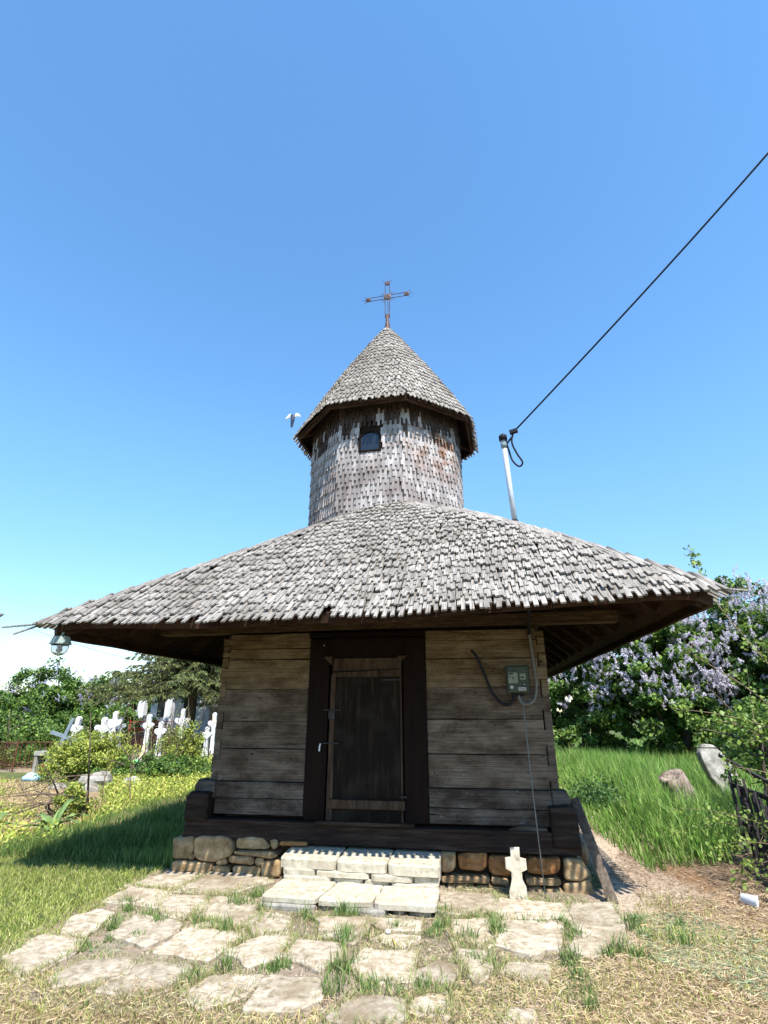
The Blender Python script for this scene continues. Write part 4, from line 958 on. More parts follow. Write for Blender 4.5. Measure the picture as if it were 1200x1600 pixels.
mb = MB(); mb.beam(anc - Vector((0.05, 0, 0.0)), anc + Vector((0.06, -0.02, 0.02)), 0.06, 0.05); mb.build('cable_grip', M['black'], ms)
mb = MB(); mb.tube(curve([anc, (1.71, 0.88, 5.10), (1.77, 0.9, 4.93), (1.83, 0.9, 4.80), (1.78, 0.92, 4.75), (1.70, 0.94, 4.86), (1.66, 0.95, 5.05), (1.62, 0.95, 5.24)]), 0.013, 7); mb.build('drip_loop', M['black'], ms, True)
pts = []; far_ = anc + (Vector((4.69, -1.0, 7.68)) - anc) * 2.2
for i in range(25):
    t_ = i / 24; p = anc.lerp(far_, t_); p.z += 0.40 * t_ - 0.24 * math.sin(math.pi * t_); pts.append(p)
mb = MB(); mb.tube(pts, 0.012, 6)
tag(mb.build('power_cable', M['black'], smooth=True), 'thick black cable running up from the roof mast across the sky', 'cable')

# lamp under the left corner of the eaves
lp = empty('eave_lamp', (-2.93, -1.22, 2.2), 'grey caged glass bulb lamp hanging under the left corner of the eaves', 'lamp')
LM = Matrix.Translation((-2.93, -1.22, 2.17)) @ Matrix.Scale(0.85, 4)
mb = MB(); mb.lathe([(0.05, 0.125), (0.082, 0.115), (0.092, 0.07), (0.098, 0.045)], 16, LM); mb.build('housing', M['lamp_body'], lp)
for k in range(12):
    a = 2 * math.pi * k / 12; mb = MB(); mb.beam(LM @ Vector((0.075 * math.cos(a), 0.075 * math.sin(a), 0.12)), LM @ Vector((0.100 * math.cos(a), 0.100 * math.sin(a), 0.05)), 0.006, 0.012); mb.build('rib', M['lamp_body'], lp)
mb = MB(); mb.lathe([(0.10, 0.03), (0.112, 0.035), (0.112, 0.048), (0.07, 0.055)], 20, LM); mb.build('rim', M['lamp_body'], lp)
mb = MB(); mb.lathe([(0.088, 0.03), (0.09, 0.0), (0.078, -0.045), (0.045, -0.078), (0.01, -0.088)], 20, LM)
gb = mb.build('glass_bowl', M['glass'], lp, True); sd = gb.modifiers.new('t', 'SOLIDIFY'); sd.thickness = 0.002
mb = MB(); mb.lathe([(0.03, 0.05), (0.032, 0.01), (0.022, 0.0), (0.036, -0.025), (0.02, -0.05), (0.004, -0.055)], 12, LM); mb.build('bulb', M['white_plastic'], lp, True)
mb = MB(); mb.tube([LM @ Vector((0, 0, 0.11)), LM @ Vector((0.0, 0.02, 0.22))], 0.012, 6); mb.build('stem', M['lamp_body'], lp)

# bird in flight left of the tower
bm = bmesh.new()
def loft(cs, n=10):
    rs = []
    for (p, r1, r2, ax1, ax2) in cs: rs.append([bm.verts.new(Vector(p) + Vector(ax1) * r1 * math.cos(2 * math.pi * k / n) + Vector(ax2) * r2 * math.sin(2 * math.pi * k / n)) for k in range(n)])
    for a, b in zip(rs, rs[1:]):
        for k in range(n): bm.faces.new((a[k], a[(k + 1) % n], b[(k + 1) % n], b[k]))
    bm.faces.new(rs[0][::-1]); bm.faces.new(rs[-1])
X_, Y_, Z_ = (1, 0, 0), (0, 1, 0), (0, 0, 1)
loft([((0.02, 0.05, 0.11), .006, .006, X_, Y_), ((0.02, 0.03, 0.08), .022, .022, X_, Y_), ((0.01, 0, 0.05), .028, .03, X_, Y_), ((0, 0, -0.02), .036, .036, X_, Y_), ((-.005, 0, -0.08), .03, .022, X_, Y_), ((-.008, 0, -0.14), .026, .008, X_, Y_), ((-.008, 0, -0.17), .016, .005, X_, Y_)])
loft([((0.0, 0, 0.045), .05, .014, Z_, Y_), ((-0.07, 0.01, 0.075), .05, .008, Z_, Y_), ((-0.13, 0.02, 0.045), .04, .006, (0.4, 0, .9), Y_), ((-0.18, 0.03, -0.02), .018, .004, (0.6, 0, .7), Y_)])
loft([((0.01, 0, 0.045), .045, .014, Z_, Y_), ((0.07, 0.01, 0.085), .04, .008, Z_, Y_), ((0.12, 0.02, 0.075), .035, .006, (-.2, 0, .9), Y_), ((0.15, 0.03, 0.03), .014, .004, (-.5, 0, .8), Y_)])
me = bpy.data.meshes.new('bird'); bm.to_mesh(me); bm.free()
m, nt, b, o_ = newmat('feathers'); tcn = nt.nodes.new('ShaderNodeTexCoord'); sp = nt.nodes.new('ShaderNodeSeparateXYZ'); ab = nt.nodes.new('ShaderNodeMath'); ab.operation = 'ABSOLUTE'; cr = nt.nodes.new('ShaderNodeValToRGB')
cr.color_ramp.elements[0].position = 0.035; cr.color_ramp.elements[0].color = (0.03, 0.04, 0.08, 1); cr.color_ramp.elements[1].position = 0.05; cr.color_ramp.elements[1].color = (0.62, 0.62, 0.58, 1)
nt.links.new(tcn.outputs['Object'], sp.inputs[0]); nt.links.new(sp.outputs[0], ab.inputs[0]); nt.links.new(ab.outputs[0], cr.inputs[0]); nt.links.new(cr.outputs[0], b.inputs[0]); me.materials.append(m)
bird = link('bird', me); bird.location = (-1.92, 2.0, 6.46); rm = bird.modifiers.new('r', 'REMESH'); rm.mode = 'VOXEL'; rm.voxel_size = 0.006; rm.use_smooth_shade = True
tag(bird, 'bird with pale raised wings and dark body flying left of the tower', 'bird')

# litter on the ground
mb = MB(); mb.lathe([(0.018, 0), (0.019, 0.012), (0.015, 0.017), (0.004, 0.018)], 14); o = link('bottle_cap', mb.mesh('bottle_cap', M['white_plastic'], True)); o.matrix_basis = Matrix.Translation((0.29, -1.38, 0.118)); tag(o, 'small white plastic bottle cap lying on the paving before the steps', 'cap')
mb = MB(); mb.tube([(0, 0, 0), (0.02, -0.06, 0.0), (0.035, -0.11, 0.004)], 0.004, 6); o = link('drinking_straw', mb.mesh('drinking_straw', M['yellow'], True)); o.location = (0.34, -1.5, 0.125); tag(o, 'short yellow plastic straw lying in the grass by the bottle cap', 'straw')
cp = MB(); cp.lathe([(0.034, 0), (0.048, 0.11), (0.052, 0.112), (0.052, 0.118), (0.047, 0.118), (0.033, 0.006)], 20); o = link('plastic_cup', cp.mesh('plastic_cup', M['white_plastic'], True))
o.matrix_basis = Matrix.Translation((3.08, -0.28, 0.15)) @ Matrix.Rotation(R(100), 4, 'Y') @ Matrix.Rotation(R(30), 4, 'X'); tag(o, 'white plastic cup lying by the foot of the dark fence', 'cup')

# ================================================================== RIGHT SIDE
def leafcol(n, kind):
    if kind == 'lilac': return mixcol(n, [(0.06, 0.125, 0.022), (0.12, 0.21, 0.032), (0.22, 0.32, 0.055), (0.03, 0.075, 0.018)])
    if kind == 'dark': return mixcol(n, [(0.028, 0.06, 0.018), (0.05, 0.095, 0.025), (0.075, 0.13, 0.03)])
    if kind == 'yellow': return mixcol(n, [(0.34, 0.38, 0.06), (0.24, 0.31, 0.05), (0.42, 0.42, 0.09), (0.12, 0.18, 0.03)])
    if kind == 'fresh': return mixcol(n, [(0.17, 0.26, 0.045), (0.25, 0.32, 0.07), (0.12, 0.20, 0.035)])
def clumps(c, r, n_cl, flat=1.0, low=0.1, seed=0):
    """clump centres through the volume of a crown, denser near its skin"""
    g = np.random.default_rng(seed); d = g.normal(0, 1, (n_cl, 3)); d /= np.linalg.norm(d, axis=1)[:, None]
    rad = g.uniform(0.15, 1.0, n_cl) ** 0.45
    p = d * rad[:, None] * np.array(r) * (1 + 0.18 * g.normal(0, 1, n_cl))[:, None]; p += np.array(c); p[:, 2] = np.maximum(p[:, 2], low); return p, d
def bush(name, c, r, label, cat, group=None, n_cl=160, per=150, cl_r=0.32, leaf=0.085, kind='lilac', flowers=0, fl_col=None, seed=0, stems=5, sun_side=True, fl_hi=0.0, PR=0.075):
    g = np.random.default_rng(seed + 1); root = empty(name, (c[0], c[1], 0.1), label, cat, group)
    cen, nd = clumps(c, r, n_cl, seed=seed)
    k = np.repeat(np.arange(n_cl), per); n = len(k)
    off = g.normal(0, 1, (n, 3)); off /= np.linalg.norm(off, axis=1)[:, None]; off *= (g.uniform(0, 1, n) ** 0.4)[:, None] * cl_r * g.uniform(0.7, 1.3, n_cl)[k][:, None]; off[:, 2] *= 0.75
    P = cen[k] + off; P[:, 2] = np.maximum(P[:, 2], 0.12)
    col = leafcol(n, kind) * g.uniform(0.8, 1.2, n_cl)[k][:, None]
    nrm = nd[k] * 0.7 + np.array([0, 0, 0.8])
    leaves('crown', P, g.uniform(0.7, 1.25, n) * leaf, col, M['leaf'], root, nrm=nrm, ratio=0.75)
    if flowers:
        # panicles at the skin of the crown
        d = g.normal(0, 1, (flowers * 3, 3)); d /= np.linalg.norm(d, axis=1)[:, None]; d = d[d[:, 2] > -0.25 + fl_hi][:max(1, flowers // 5)]; d = np.repeat(d, 5, 0); m = len(d)
        base = np.array(c) + d * np.array(r) * np.repeat(g.uniform(0.93, 1.14, m // 5), 5)[:, None] + g.normal(0, .15, (m, 3)); base[:, 2] = np.maximum(base[:, 2], 0.7)
        ax_ = d * 0.4 + np.array([0, 0, 0.75]) + g.normal(0, 0.5, (m, 3)); ax_ /= np.linalg.norm(ax_, axis=1)[:, None]
        ln = g.uniform(0.12, 0.26, m); q = 70; kk = np.repeat(np.arange(m), q); u = g.uniform(0, 1, m * q)
        rr = PR * (1 - u * 0.8) * np.sqrt(g.uniform(0.2, 1, m * q)); a = g.normal(0, 1, (m * q, 3)); a /= np.linalg.norm(a, axis=1)[:, None]
        P = base[kk] + ax_[kk] * (u * ln[kk])[:, None] + a * rr[:, None]
        pal = fl_col or [(0.42, 0.36, 0.62), (0.55, 0.48, 0.72), (0.33, 0.27, 0.52)]
        col = mixcol(m * q, pal) * g.uniform(0.85, 1.15, m)[kk][:, None]
        leaves('blossom', P, g.uniform(0.02, 0.036, m * q), col, M['petal'], root, nrm=a, ratio=1.0, fold=0.1)
    mb = MB()
    for s in range(stems):
        a = g.uniform(0, 6.28); b0 = Vector((c[0] + 0.25 * math.cos(a) * g.uniform(.3, 1), c[1] + 0.25 * math.sin(a), 0.05)); tip = Vector((c[0] + r[0] * 0.6 * math.cos(a), c[1] + r[1] * 0.6 * math.sin(a), c[2] + r[2] * 0.5))
        mid = b0.lerp(tip, 0.5) + Vector(g.normal(0, 0.12, 3)); mb.tube(curve([b0, mid, tip], 4), [0.05 - 0.04 * i / 8 for i in range(9)], 6)
        for q in range(3):
            t_ = g.uniform(.3, .9); p = b0.lerp(tip, t_); e = p + Vector(g.normal(0, 0.5, 3)) + Vector((0, 0, 0.3)); mb.tube([p, p.lerp(e, .5) + Vector((0, 0, .05)), e], [0.018, 0.012, 0.004], 5)
    mb.build('trunk', M['bark'], root, True); return root
G1 = 'blooming lilac bushes on the right of the church'
LPAL = [(0.50, 0.43, 0.52), (0.66, 0.60, 0.67), (0.80, 0.76, 0.80)]
bush('lilac_bush', (4.7, 14.2, 2.2), (1.9, 1.5, 2.3), 'lilac bush in bloom right behind the church wall at the end of the path', 'lilac bush', G1, 230, 150, 0.30, 0.125, flowers=500, fl_col=LPAL, seed=11)
bush('lilac_bush', (7.0, 12.8, 2.5), (2.0, 1.6, 2.5), 'tall lilac bush with the densest pale purple blossom, under the tip of the right eave', 'lilac bush', G1, 260, 150, 0.30, 0.125, flowers=1100, fl_col=LPAL, seed=12)
bush('lilac_bush', (9.4, 12.6, 2.7), (2.2, 1.8, 2.6), 'tallest lilac bush with scattered blossom near the right edge, beyond the fence', 'lilac bush', G1, 280, 150, 0.32, 0.125, flowers=900, fl_col=LPAL, seed=13)
bush('lilac_bush', (11.4, 10.2, 2.2), (2.2, 1.8, 2.2), 'lilac bush cut by the right edge of the view behind the leafy shoots', 'lilac bush', G1, 240, 150, 0.32, 0.125, flowers=800, fl_col=LPAL, seed=14)
bush('leafy_shrub', (7.6, 9.2, 0.9), (1.1, 0.9, 1.0), 'low green shrub behind the leaning stone, below the lilacs', 'shrub', None, 90, 120, 0.26, 0.08, 'lilac', seed=15)

# tall green grass
x, y = scatter(RLUSH, 650); k = lump(x, y, 1.5, 21) > -0.9; x, y = x[k], y[k]; n = len(x)
P = np.stack([x, y, ground_z(x, y)], 1)
edge = np.clip((x - 2.55) / 1.2, 0.35, 1)
blades('tall_grass', P, rng.uniform(0.22, 0.55, n) * edge, rng.uniform(0.008, 0.017, n), rng.uniform(0.05, 0.75, n), mixcol(n, [(0.12, 0.26, 0.035), (0.20, 0.37, 0.06), (0.07, 0.17, 0.03), (0.34, 0.42, 0.14)]), M['grass'], dirs=np.full(n, R(200)))
x, y = scatter(RLUSH, 260); k = lump(x, y, 2.6, 71) > 0.25; x, y = x[k], y[k]; n = len(x)
blades('tall_grass', np.stack([x, y, ground_z(x, y)], 1), rng.uniform(0.35, 0.72, n) * np.clip((x - 2.55) / 1.0, 0.3, 1), rng.uniform(0.006, 0.014, n), rng.uniform(0.2, 0.9, n), mixcol(n, [(0.24, 0.42, 0.08), (0.18, 0.36, 0.07), (0.38, 0.46, 0.15)]), M['grass'])
# weed clump beside the path
g = np.random.default_rng(5)
weed = empty('weed_clump', (2.85, 4.6, 0.1), 'dark leafy weed clump at the edge of the path beside the tall grass', 'weed')
n = 1500; P = np.stack([g.normal(2.95, .22, n), g.normal(4.6, .3, n), 0.12 + np.abs(g.normal(0, .16, n))], 1)
leaves('foliage', P, g.uniform(.04, .08, n), mixcol(n, [(0.05, 0.12, 0.03), (0.09, 0.17, 0.05)]), M['leaf'], weed)

# tree stump and leaning stones in the grass
sm = bmesh.new()
def stump_mesh(r, h, seed):
    mb = MB(); n = 20; vs = []; prof = [(1.25, 0), (1.05, .3), (0.97, .7), (0.93, 1.0), (0.6, .93), (0.2, .86)]
    for rr, z in prof:
        for k in range(n):
            a = 2 * math.pi * k / n; q = r * rr * (1 + 0.12 * nrand(math.cos(a) * 2, math.sin(a) * 2, seed + z)); vs.append((q * math.cos(a), q * math.sin(a), z * h + (0.25 * r * nrand(math.cos(a) * 3, math.sin(a) * 3, seed) if z > .5 else 0)))
    fs = []
    for i in range(len(prof) - 1):
        for k in range(n): fs.append((i * n + k, i * n + (k + 1) % n, (i + 1) * n + (k + 1) % n, (i + 1) * n + k))
    fs.append(tuple(reversed(range(n)))); fs.append(tuple((len(prof) - 1) * n + k for k in range(n))); mb.add(vs, fs); return mb.mesh('stump', M['dead_wood'], True)
o = link('tree_stump', stump_mesh(0.22, 0.55, 3)); o.matrix_basis = Matrix.Translation((4.35, 4.6, 0.1)) @ Matrix.Rotation(R(-22), 4, 'Y') @ Matrix.Rotation(R(12), 4, 'X'); tag(o, 'broken weathered tree stump standing in the tall green grass', 'stump')
plate_thing('leaning_gravestone', [(-0.22, 0), (0.22, 0), (0.21, 0.85), (0.14, 1.04), (0, 1.12), (-0.15, 1.03), (-0.22, 0.8)], 0.14, 'grey_stone', Matrix.Translation((5.3, 4.7, 0.05)) @ Matrix.Rotation(R(-24), 4, 'Y') @ Matrix.Rotation(R(-8), 4, 'X') @ Matrix.Rotation(R(10), 4, 'Z') @ stand,
            'pale stone slab leaning left between the tall grass and the fence', 'gravestone', 0.02, 0.012, 0.02)
plate_thing('leaning_gravestone', [(-0.26, 0), (0.26, 0), (0.25, 0.8), (0, 0.98), (-0.25, 0.8)], 0.16, 'grey_stone', Matrix.Translation((6.3, 4.2, 0.05)) @ Matrix.Rotation(R(-14), 4, 'Y') @ stand,
            'pale stone slab at the right edge behind the leafy shoots', 'gravestone', 0.02, 0.012, 0.02)

# dark paling fence
fn = empty('paling_fence', (3.7, 1.0, 0.1), 'dark weathered fence of thin leaning palings at the right edge', 'fence')
A_, B_ = Vector((3.98, 1.75, 0.1)), Vector((3.62, -0.9, 0.1))
for i in range(42):
    t_ = i / 41; p = A_.lerp(B_, t_) + Vector((random.gauss(0, .02), 0, -0.05)); h = random.uniform(0.62, 0.84) if i else 1.0
    mb = MB(); tp = p + Vector((random.gauss(-0.02, .035), random.gauss(0.02, .05), h)); mb.beam(p, tp, random.uniform(.026, .042), 0.018, (0, 1, 0), 0.022, 0.012); mb.build('paling', M['fence_wood'], fn)
for z in (0.28, 0.66): mb = MB(); mb.beam(A_ + Vector((0.03, 0, z)), B_ + Vector((0.03, 0, z + .03)), 0.03, 0.045); mb.build('rail', M['fence_wood'], fn)
mb = MB(); mb.beam(A_ + Vector((-.03, .1, .98)), B_ + Vector((0.3, .4, .62)), 0.03, 0.03); mb.build('rail', M['fence_wood'], fn)
# young shoots arching over the fence
def shoot_plant(name, base, shoots, label, cat, leaf=0.055, kind='fresh', dens=26, rad=0.012, group=None, seed=0, cl=0.035, nb=1):
    g = np.random.default_rng(seed); root = empty(name, base, label, cat, group); mb = MB(); LP = []; LD = []
    def one(pts, r0, dn):
        c_ = curve(pts, 6); k = len(c_); mb.tube(c_, [r0 * (1 - 0.8 * i / (k - 1)) for i in range(k)], 6)
        ln = sum((c_[i + 1] - c_[i]).length for i in range(k - 1))
        for j in range(int(ln * dn)):
            u = g.uniform(0.12, 1.0) ** 0.8 * (k - 1.001); i = int(u); p = c_[i].lerp(c_[i + 1], u - i)
            nl = g.integers(2, 5)
            for _ in range(nl): LP.append(p + Vector(g.normal(0, cl, 3))); 
    for s in shoots:
        one(s, rad, dens)
        c_ = curve(s, 6)
        for q in range(nb * 3):
            i = g.integers(4, len(c_) - 2); p = c_[i]; d = (c_[i + 1] - c_[i]).normalized(); e = d * 0.5 + Vector(g.normal(0, .6, 3)); e = e.normalized() * g.uniform(.15, .4)
            one([p, p + e * .5 + Vector((0, 0, .03)), p + e], rad * .4, dens * 1.2)
    mb.build('stem', M['twig'], root, True); P = np.array([tuple(v) for v in LP]).reshape(-1, 3); n = len(P)
    if n: leaves('foliage', P, g.uniform(.6, 1.3, n) * leaf, leafcol(n, kind), M['leaf'], root, nrm=np.tile([0, -0.3, 1.0], (n, 1)), ratio=0.85); return root
shoot_plant('mulberry_sapling', (4.9, 0.9, 0.1), [
    [(4.9, 0.9, 0.1), (4.7, 1.0, 1.0), (4.3, 1.2, 1.7), (3.85, 1.4, 2.15), (3.6, 1.5, 2.35)],
    [(4.9, 0.9, 0.1), (4.75, 0.8, 0.9), (4.3, 0.9, 1.35), (3.8, 1.1, 1.55), (3.3, 1.2, 1.62)],
    [(4.9, 0.9, 0.1), (4.8, 1.1, 1.2), (4.55, 1.3, 2.0), (4.25, 1.6, 2.8), (4.15, 1.8, 3.4), (4.1, 1.9, 3.75)],
    [(4.95, 0.9, 0.1), (4.95, 1.0, 1.0), (4.8, 1.2, 1.7), (4.6, 1.4, 2.3)],
    [(4.9, 0.8, 0.1), (4.65, 0.7, 0.6), (4.1, 0.8, 0.95), (3.6, 0.9, 1.05)],
    [(4.9, 0.8, 0.1), (4.7, 0.5, 0.7), (4.35, 0.4, 1.1), (3.95, 0.5, 1.35)],
    [(4.9, 0.8, 0.1), (4.85, 0.5, 0.9), (4.6, 0.3, 1.5), (4.4, 0.3, 1.9)],
    [(4.9, 0.9, 0.1), (4.6, 1.3, 1.0), (4.2, 1.6, 1.4), (3.85, 1.7, 1.5)]],
    'young tree with thin arching shoots and fresh yellow green leaves over the fence', 'sapling', 0.06, 'fresh', 12, 0.013, seed=31)
shoot_plant('bramble', (4.0, 0.6, 0.1), [
    [(4.0, 0.6, 0.1), (3.8, 0.6, 0.5), (3.4, 0.8, 0.62), (3.0, 1.0, 0.6)],
    [(4.0, 0.4, 0.1), (3.75, 0.3, 0.4), (3.4, 0.4, 0.42), (3.15, 0.5, 0.3)],
    [(4.0, 0.2, 0.1), (3.7, 0.1, 0.35), (3.4, 0.1, 0.3), (3.2, 0.15, 0.15)],
    [(4.0, 0.7, 0.1), (3.7, 1.0, 0.45), (3.35, 1.25, 0.4), (3.1, 1.4, 0.3)],
    [(4.0, 0.0, 0.1), (3.7, -0.1, 0.4), (3.5, -0.2, 0.35), (3.35, -0.25, 0.2)]],
    'low bramble stems with small leaves sprawling from the foot of the dark fence', 'bramble', 0.038, 'fresh', 17, 0.006, seed=33)
bush('leafy_shrub', (4.55, -0.1, 0.45), (0.75, 1.2, 0.55), 'dark shrub growing through the paling fence at the right edge', 'shrub', None, 50, 70, 0.18, 0.05, 'dark', seed=35, stems=3)
bush('leafy_shrub', (5.2, 2.6, 1.0), (0.8, 0.6, 0.8), 'green shrub between the leaning slabs and the fence at the right edge', 'shrub', None, 45, 70, 0.2, 0.07, 'lilac', seed=36, stems=3)

# ================================================================== LEFT SIDE: THE CEMETERY
G2 = 'lilac bushes along the back of the cemetery'
bush('lilac_bush', (-30.5, 24.5, 1.7), (3.0, 2.4, 2.2), 'big green lilac bush at the left edge behind the cemetery', 'lilac bush', G2, 230, 130, 0.5, 0.17, flowers=60, seed=41, fl_col=LPAL, fl_hi=.5)
bush('lilac_bush', (-28.0, 29.0, 1.9), (3.2, 2.4, 2.4), 'lilac bush with pale blossom beside the little ladder', 'lilac bush', G2, 230, 120, 0.5, 0.17, flowers=330, seed=42, fl_col=[(0.62, 0.58, 0.76), (0.75, 0.72, 0.85), (0.5, 0.45, 0.62)])
bush('lilac_bush', (-24.0, 30.5, 1.6), (3.0, 2.4, 2.2), 'round green lilac bush with mauve tips right of the ladder', 'lilac bush', G2, 220, 120, 0.5, 0.17, flowers=140, seed=43, fl_col=[(0.42, 0.34, 0.5), (0.5, 0.42, 0.58)], fl_hi=.4)
bush('lilac_bush', (-19.5, 27.5, 1.5), (2.4, 2.0, 2.0), 'white flowering lilac bush left of the spruce', 'lilac bush', G2, 190, 120, 0.44, 0.16, flowers=330, seed=44, fl_col=[(0.68, 0.66, 0.8), (0.8, 0.78, 0.88)])
bush('lilac_bush', (-21.0, 36.0, 2.0), (3.4, 2.4, 2.8), 'distant hazy purple grey bush behind the white flowering lilac', 'lilac bush', G2, 170, 110, 0.6, 0.2, kind='yellow', flowers=90, seed=45)
bush('leafy_shrub', (-17.5, 14.5, 0.7), (2.2, 1.6, 1.0), 'low bright green shrub mass at the left edge before the lilacs', 'shrub', None, 130, 120, 0.36, 0.11, 'lilac', seed=46)
bush('leafy_shrub', (-12.8, 8.8, 0.45), (1.1, 0.9, 0.55), 'low green shrub at the left edge behind the rusty grave fence', 'shrub', None, 80, 120, 0.22, 0.07, 'lilac', seed=47)
bush('leafy_shrub', (-15.5, 18.5, 0.8), (2.6, 1.2, 0.8), 'low green hedge behind the white stone crosses', 'shrub', None, 110, 120, 0.34, 0.11, 'lilac', seed=48)
bush('box_shrub', (-8.3, 6.9, 0.52), (0.95, 0.8, 0.50), 'bushy yellow green shrub in front of the gravestones', 'shrub', None, 150, 120, 0.2, 0.055, 'yellow', seed=49)
bush('box_shrub', (-6.6, 8.2, 0.75), (0.55, 0.5, 0.5), 'light yellow green shrub beside the bare stems near the church wall', 'shrub', None, 60, 70, 0.17, 0.05, 'yellow', seed=50)
bush('leafy_shrub', (-6.4, 6.9, 0.28), (1.5, 0.8, 0.3), 'low spreading green plants in front of the bare stems', 'shrub', None, 110, 110, 0.18, 0.06, 'lilac', seed=51)
# bare rose like stems
g = np.random.default_rng(61)
st = []
for i in range(17):
    a = g.uniform(-0.75, 0.75); bx, by = -7.35 + g.normal(0, .28), 7.9 + g.normal(0, .25); h = g.uniform(.9, 1.7)
    st.append([(bx, by, .1), (bx + math.sin(a) * h * .45, by, .1 + h * .5), (bx + math.sin(a) * h * .8, by + g.normal(0, .1), .1 + h)])
shoot_plant('rose_bush', (-7.3, 7.9, 0.1), st, 'bare thin stems fanning up in front of the white gravestones', 'rose bush', 0.045, 'fresh', 4, 0.014, seed=62, nb=1)
shoot_plant('dry_branches', (-5.6, 2.2, 0.1), [
    [(-6.6, 3.0, .35), (-5.9, 2.9, .55), (-5.2, 2.8, .62), (-4.9, 2.9, .6)], [(-7.0, 2.6, .3), (-6.2, 2.5, .38), (-5.3, 2.9, .6)],
    [(-5.3, 2.9, .62), (-5.2, 2.5, .3), (-4.95, 2.0, .1)], [(-6.4, 1.8, .2), (-5.8, 1.9, .3), (-5.3, 2.0, .32), (-5.0, 1.6, .1)], [(-6.3, 2.6, .5), (-5.7, 2.2, .3), (-5.3, 2.0, .32)],
    [(-5.9, 2.9, .55), (-5.7, 2.4, .25), (-5.6, 2.2, .1)], [(-4.75, 3.3, .1), (-4.8, 3.25, .5), (-4.78, 3.2, .95)], [(-5.0, 2.9, .1), (-5.0, 2.85, .45), (-4.95, 2.8, .8)],
    [(-6.7, 3.4, .1), (-6.2, 3.2, .45), (-5.6, 2.8, .35), (-5.1, 2.5, .15)]],
    'tangle of dry bare branches lying over the straw at the left edge', 'branches', 0.04, 'yellow', 0.3, 0.011, seed=63, nb=2)
# big leafed plant (horseradish) by the shadow's edge
def big_leaf_plant(name, c, specs, label, cat):
    root = empty(name, c, label, cat)
    for (az, ln, wd, up) in specs:
        mb = MB(); n = 9; a = R(az); d = Vector((math.cos(a), math.sin(a), 0)); s = Vector((-math.sin(a), math.cos(a), 0)); vs = []
        for i in range(n):
            t_ = i / (n - 1); ctr = Vector(c) + d * (ln * (0.15 + t_ * 0.85) * (0.35 + .65 * t_)) + Vector((0, 0, ln * up * math.sin(min(t_ * 2.1, 2.4)) * .9)); w = wd * math.sin(math.pi * (0.06 + 0.9 * t_) ** 0.8) * .5
            wob = .012 * math.sin(i * 2.3)
            vs += [ctr - s * w + Vector((0, 0, w * .35 + wob)), ctr, ctr + s * w + Vector((0, 0, w * .35 - wob))]
        fs = []
        for i in range(n - 1): fs += [(i * 3, i * 3 + 1, i * 3 + 4, i * 3 + 3), (i * 3 + 1, i * 3 + 2, i * 3 + 5, i * 3 + 4)]
        mb.add(vs, fs); o = mb.build('leaf', MLEAF, root, True); sd = o.modifiers.new('t', 'SOLIDIFY'); sd.thickness = 0.003
        mb = MB(); mb.tube([Vector(c) - Vector((0, 0, .03)), vs[1], vs[7]], [.008, .006, .003], 5); mb.build('stalk', MLEAF, root)
    return root
MLEAF = pmat('broad_leaf', [(0.08, 0.14, 0.04), (0.16, 0.24, 0.075), (0.26, 0.32, 0.11)], ns=6, bump=0.4, bdist=0.01, rough=0.5, vary=0.3)
big_leaf_plant('broad_leaf_plant', (-4.55, 1.25, 0.1), [(100, .38, .11, .7), (40, .42, .12, .5), (160, .45, .12, .45), (220, .4, .12, .3), (300, .4, .13, .3), (350, .45, .11, .4), (75, .4, .1, 1.0), (250, .3, .1, .6)], 'plant with broad light green leaves beside the tip of the roof shadow', 'plant')
big_leaf_plant('broad_leaf_plant', (-5.25, 1.0, 0.1), [(90, .4, .1, .6), (20, .35, .1, .4), (200, .35, .1, .35), (290, .3, .1, .3), (140, .3, .1, .7)], 'smaller broad leaved plant at the left edge of the view', 'plant')
bush('young_shrub', (-5.2, 2.45, 0.32), (0.3, 0.3, 0.24), 'small yellow green seedling bush beside the dry branches', 'shrub', None, 26, 60, 0.09, 0.05, 'yellow', seed=66, stems=3)

# gravestones ---------------------------------------------------------------
def cross_poly(w, h, arm_z, aw, lobes=True):
    """outline of a Latin cross with trefoil ends"""
    t = aw / 2; a = w / 2; p = [(-t * 1.3, 0), (t * 1.3, 0), (t, h * 0.35), (t, arm_z - t)]
    def lobe(cx, cy, r, a0, a1, n=7): return [(cx + r * math.cos(R(a0 + (a1 - a0) * i / (n - 1))), cy + r * math.sin(R(a0 + (a1 - a0) * i / (n - 1)))) for i in range(n)]
    r = t * 1.15
    p += [(a - r * 1.5, arm_z - t)] + lobe(a - r, arm_z, r, -130, 130) + [(a - r * 1.5, arm_z + t), (t, arm_z + t), (t, h - r * 1.6)] + lobe(0, h - r, r, -40, 220)
    p += [(-t, h - r * 1.6), (-t, arm_z + t), (-a + r * 1.5, arm_z + t)] + lobe(-a + r, arm_z, r, 50, 310) + [(-a + r * 1.5, arm_z - t), (-t, arm_z - t), (-t, h * .35)]
    return p
G3 = 'stone crosses in the cemetery left of the church'
def grave_cross(x, y, h, w, label, mat='white_stone', rz=12, lean=0, aw=0.16, base=True, arm=.72):
    h *= .88; w *= .88; aw *= .85
    root = empty('grave_cross', (x, y, 0.08), label, 'gravestone', G3, R(rz)); root.rotation_euler = (0, R(lean), R(rz))
    mb = MB(); stone(mb, cross_poly(w, h, h * arm, aw), -.07, .07, .012, .06, .003, 0, 0, stand); o = link('shaft', mb.mesh('shaft', M[mat]), root, None, False); o.location = (0, 0, 0.18 if base else 0)
    if base:
        mb = MB(); mb.box((-w * .42, -.16, -.05), (w * .42, .16, .1)); mb.box((-w * .3, -.12, .101), (w * .3, .12, .2)); o = link('plinth', mb.mesh('plinth', M[mat]), root, None, False)
    return root
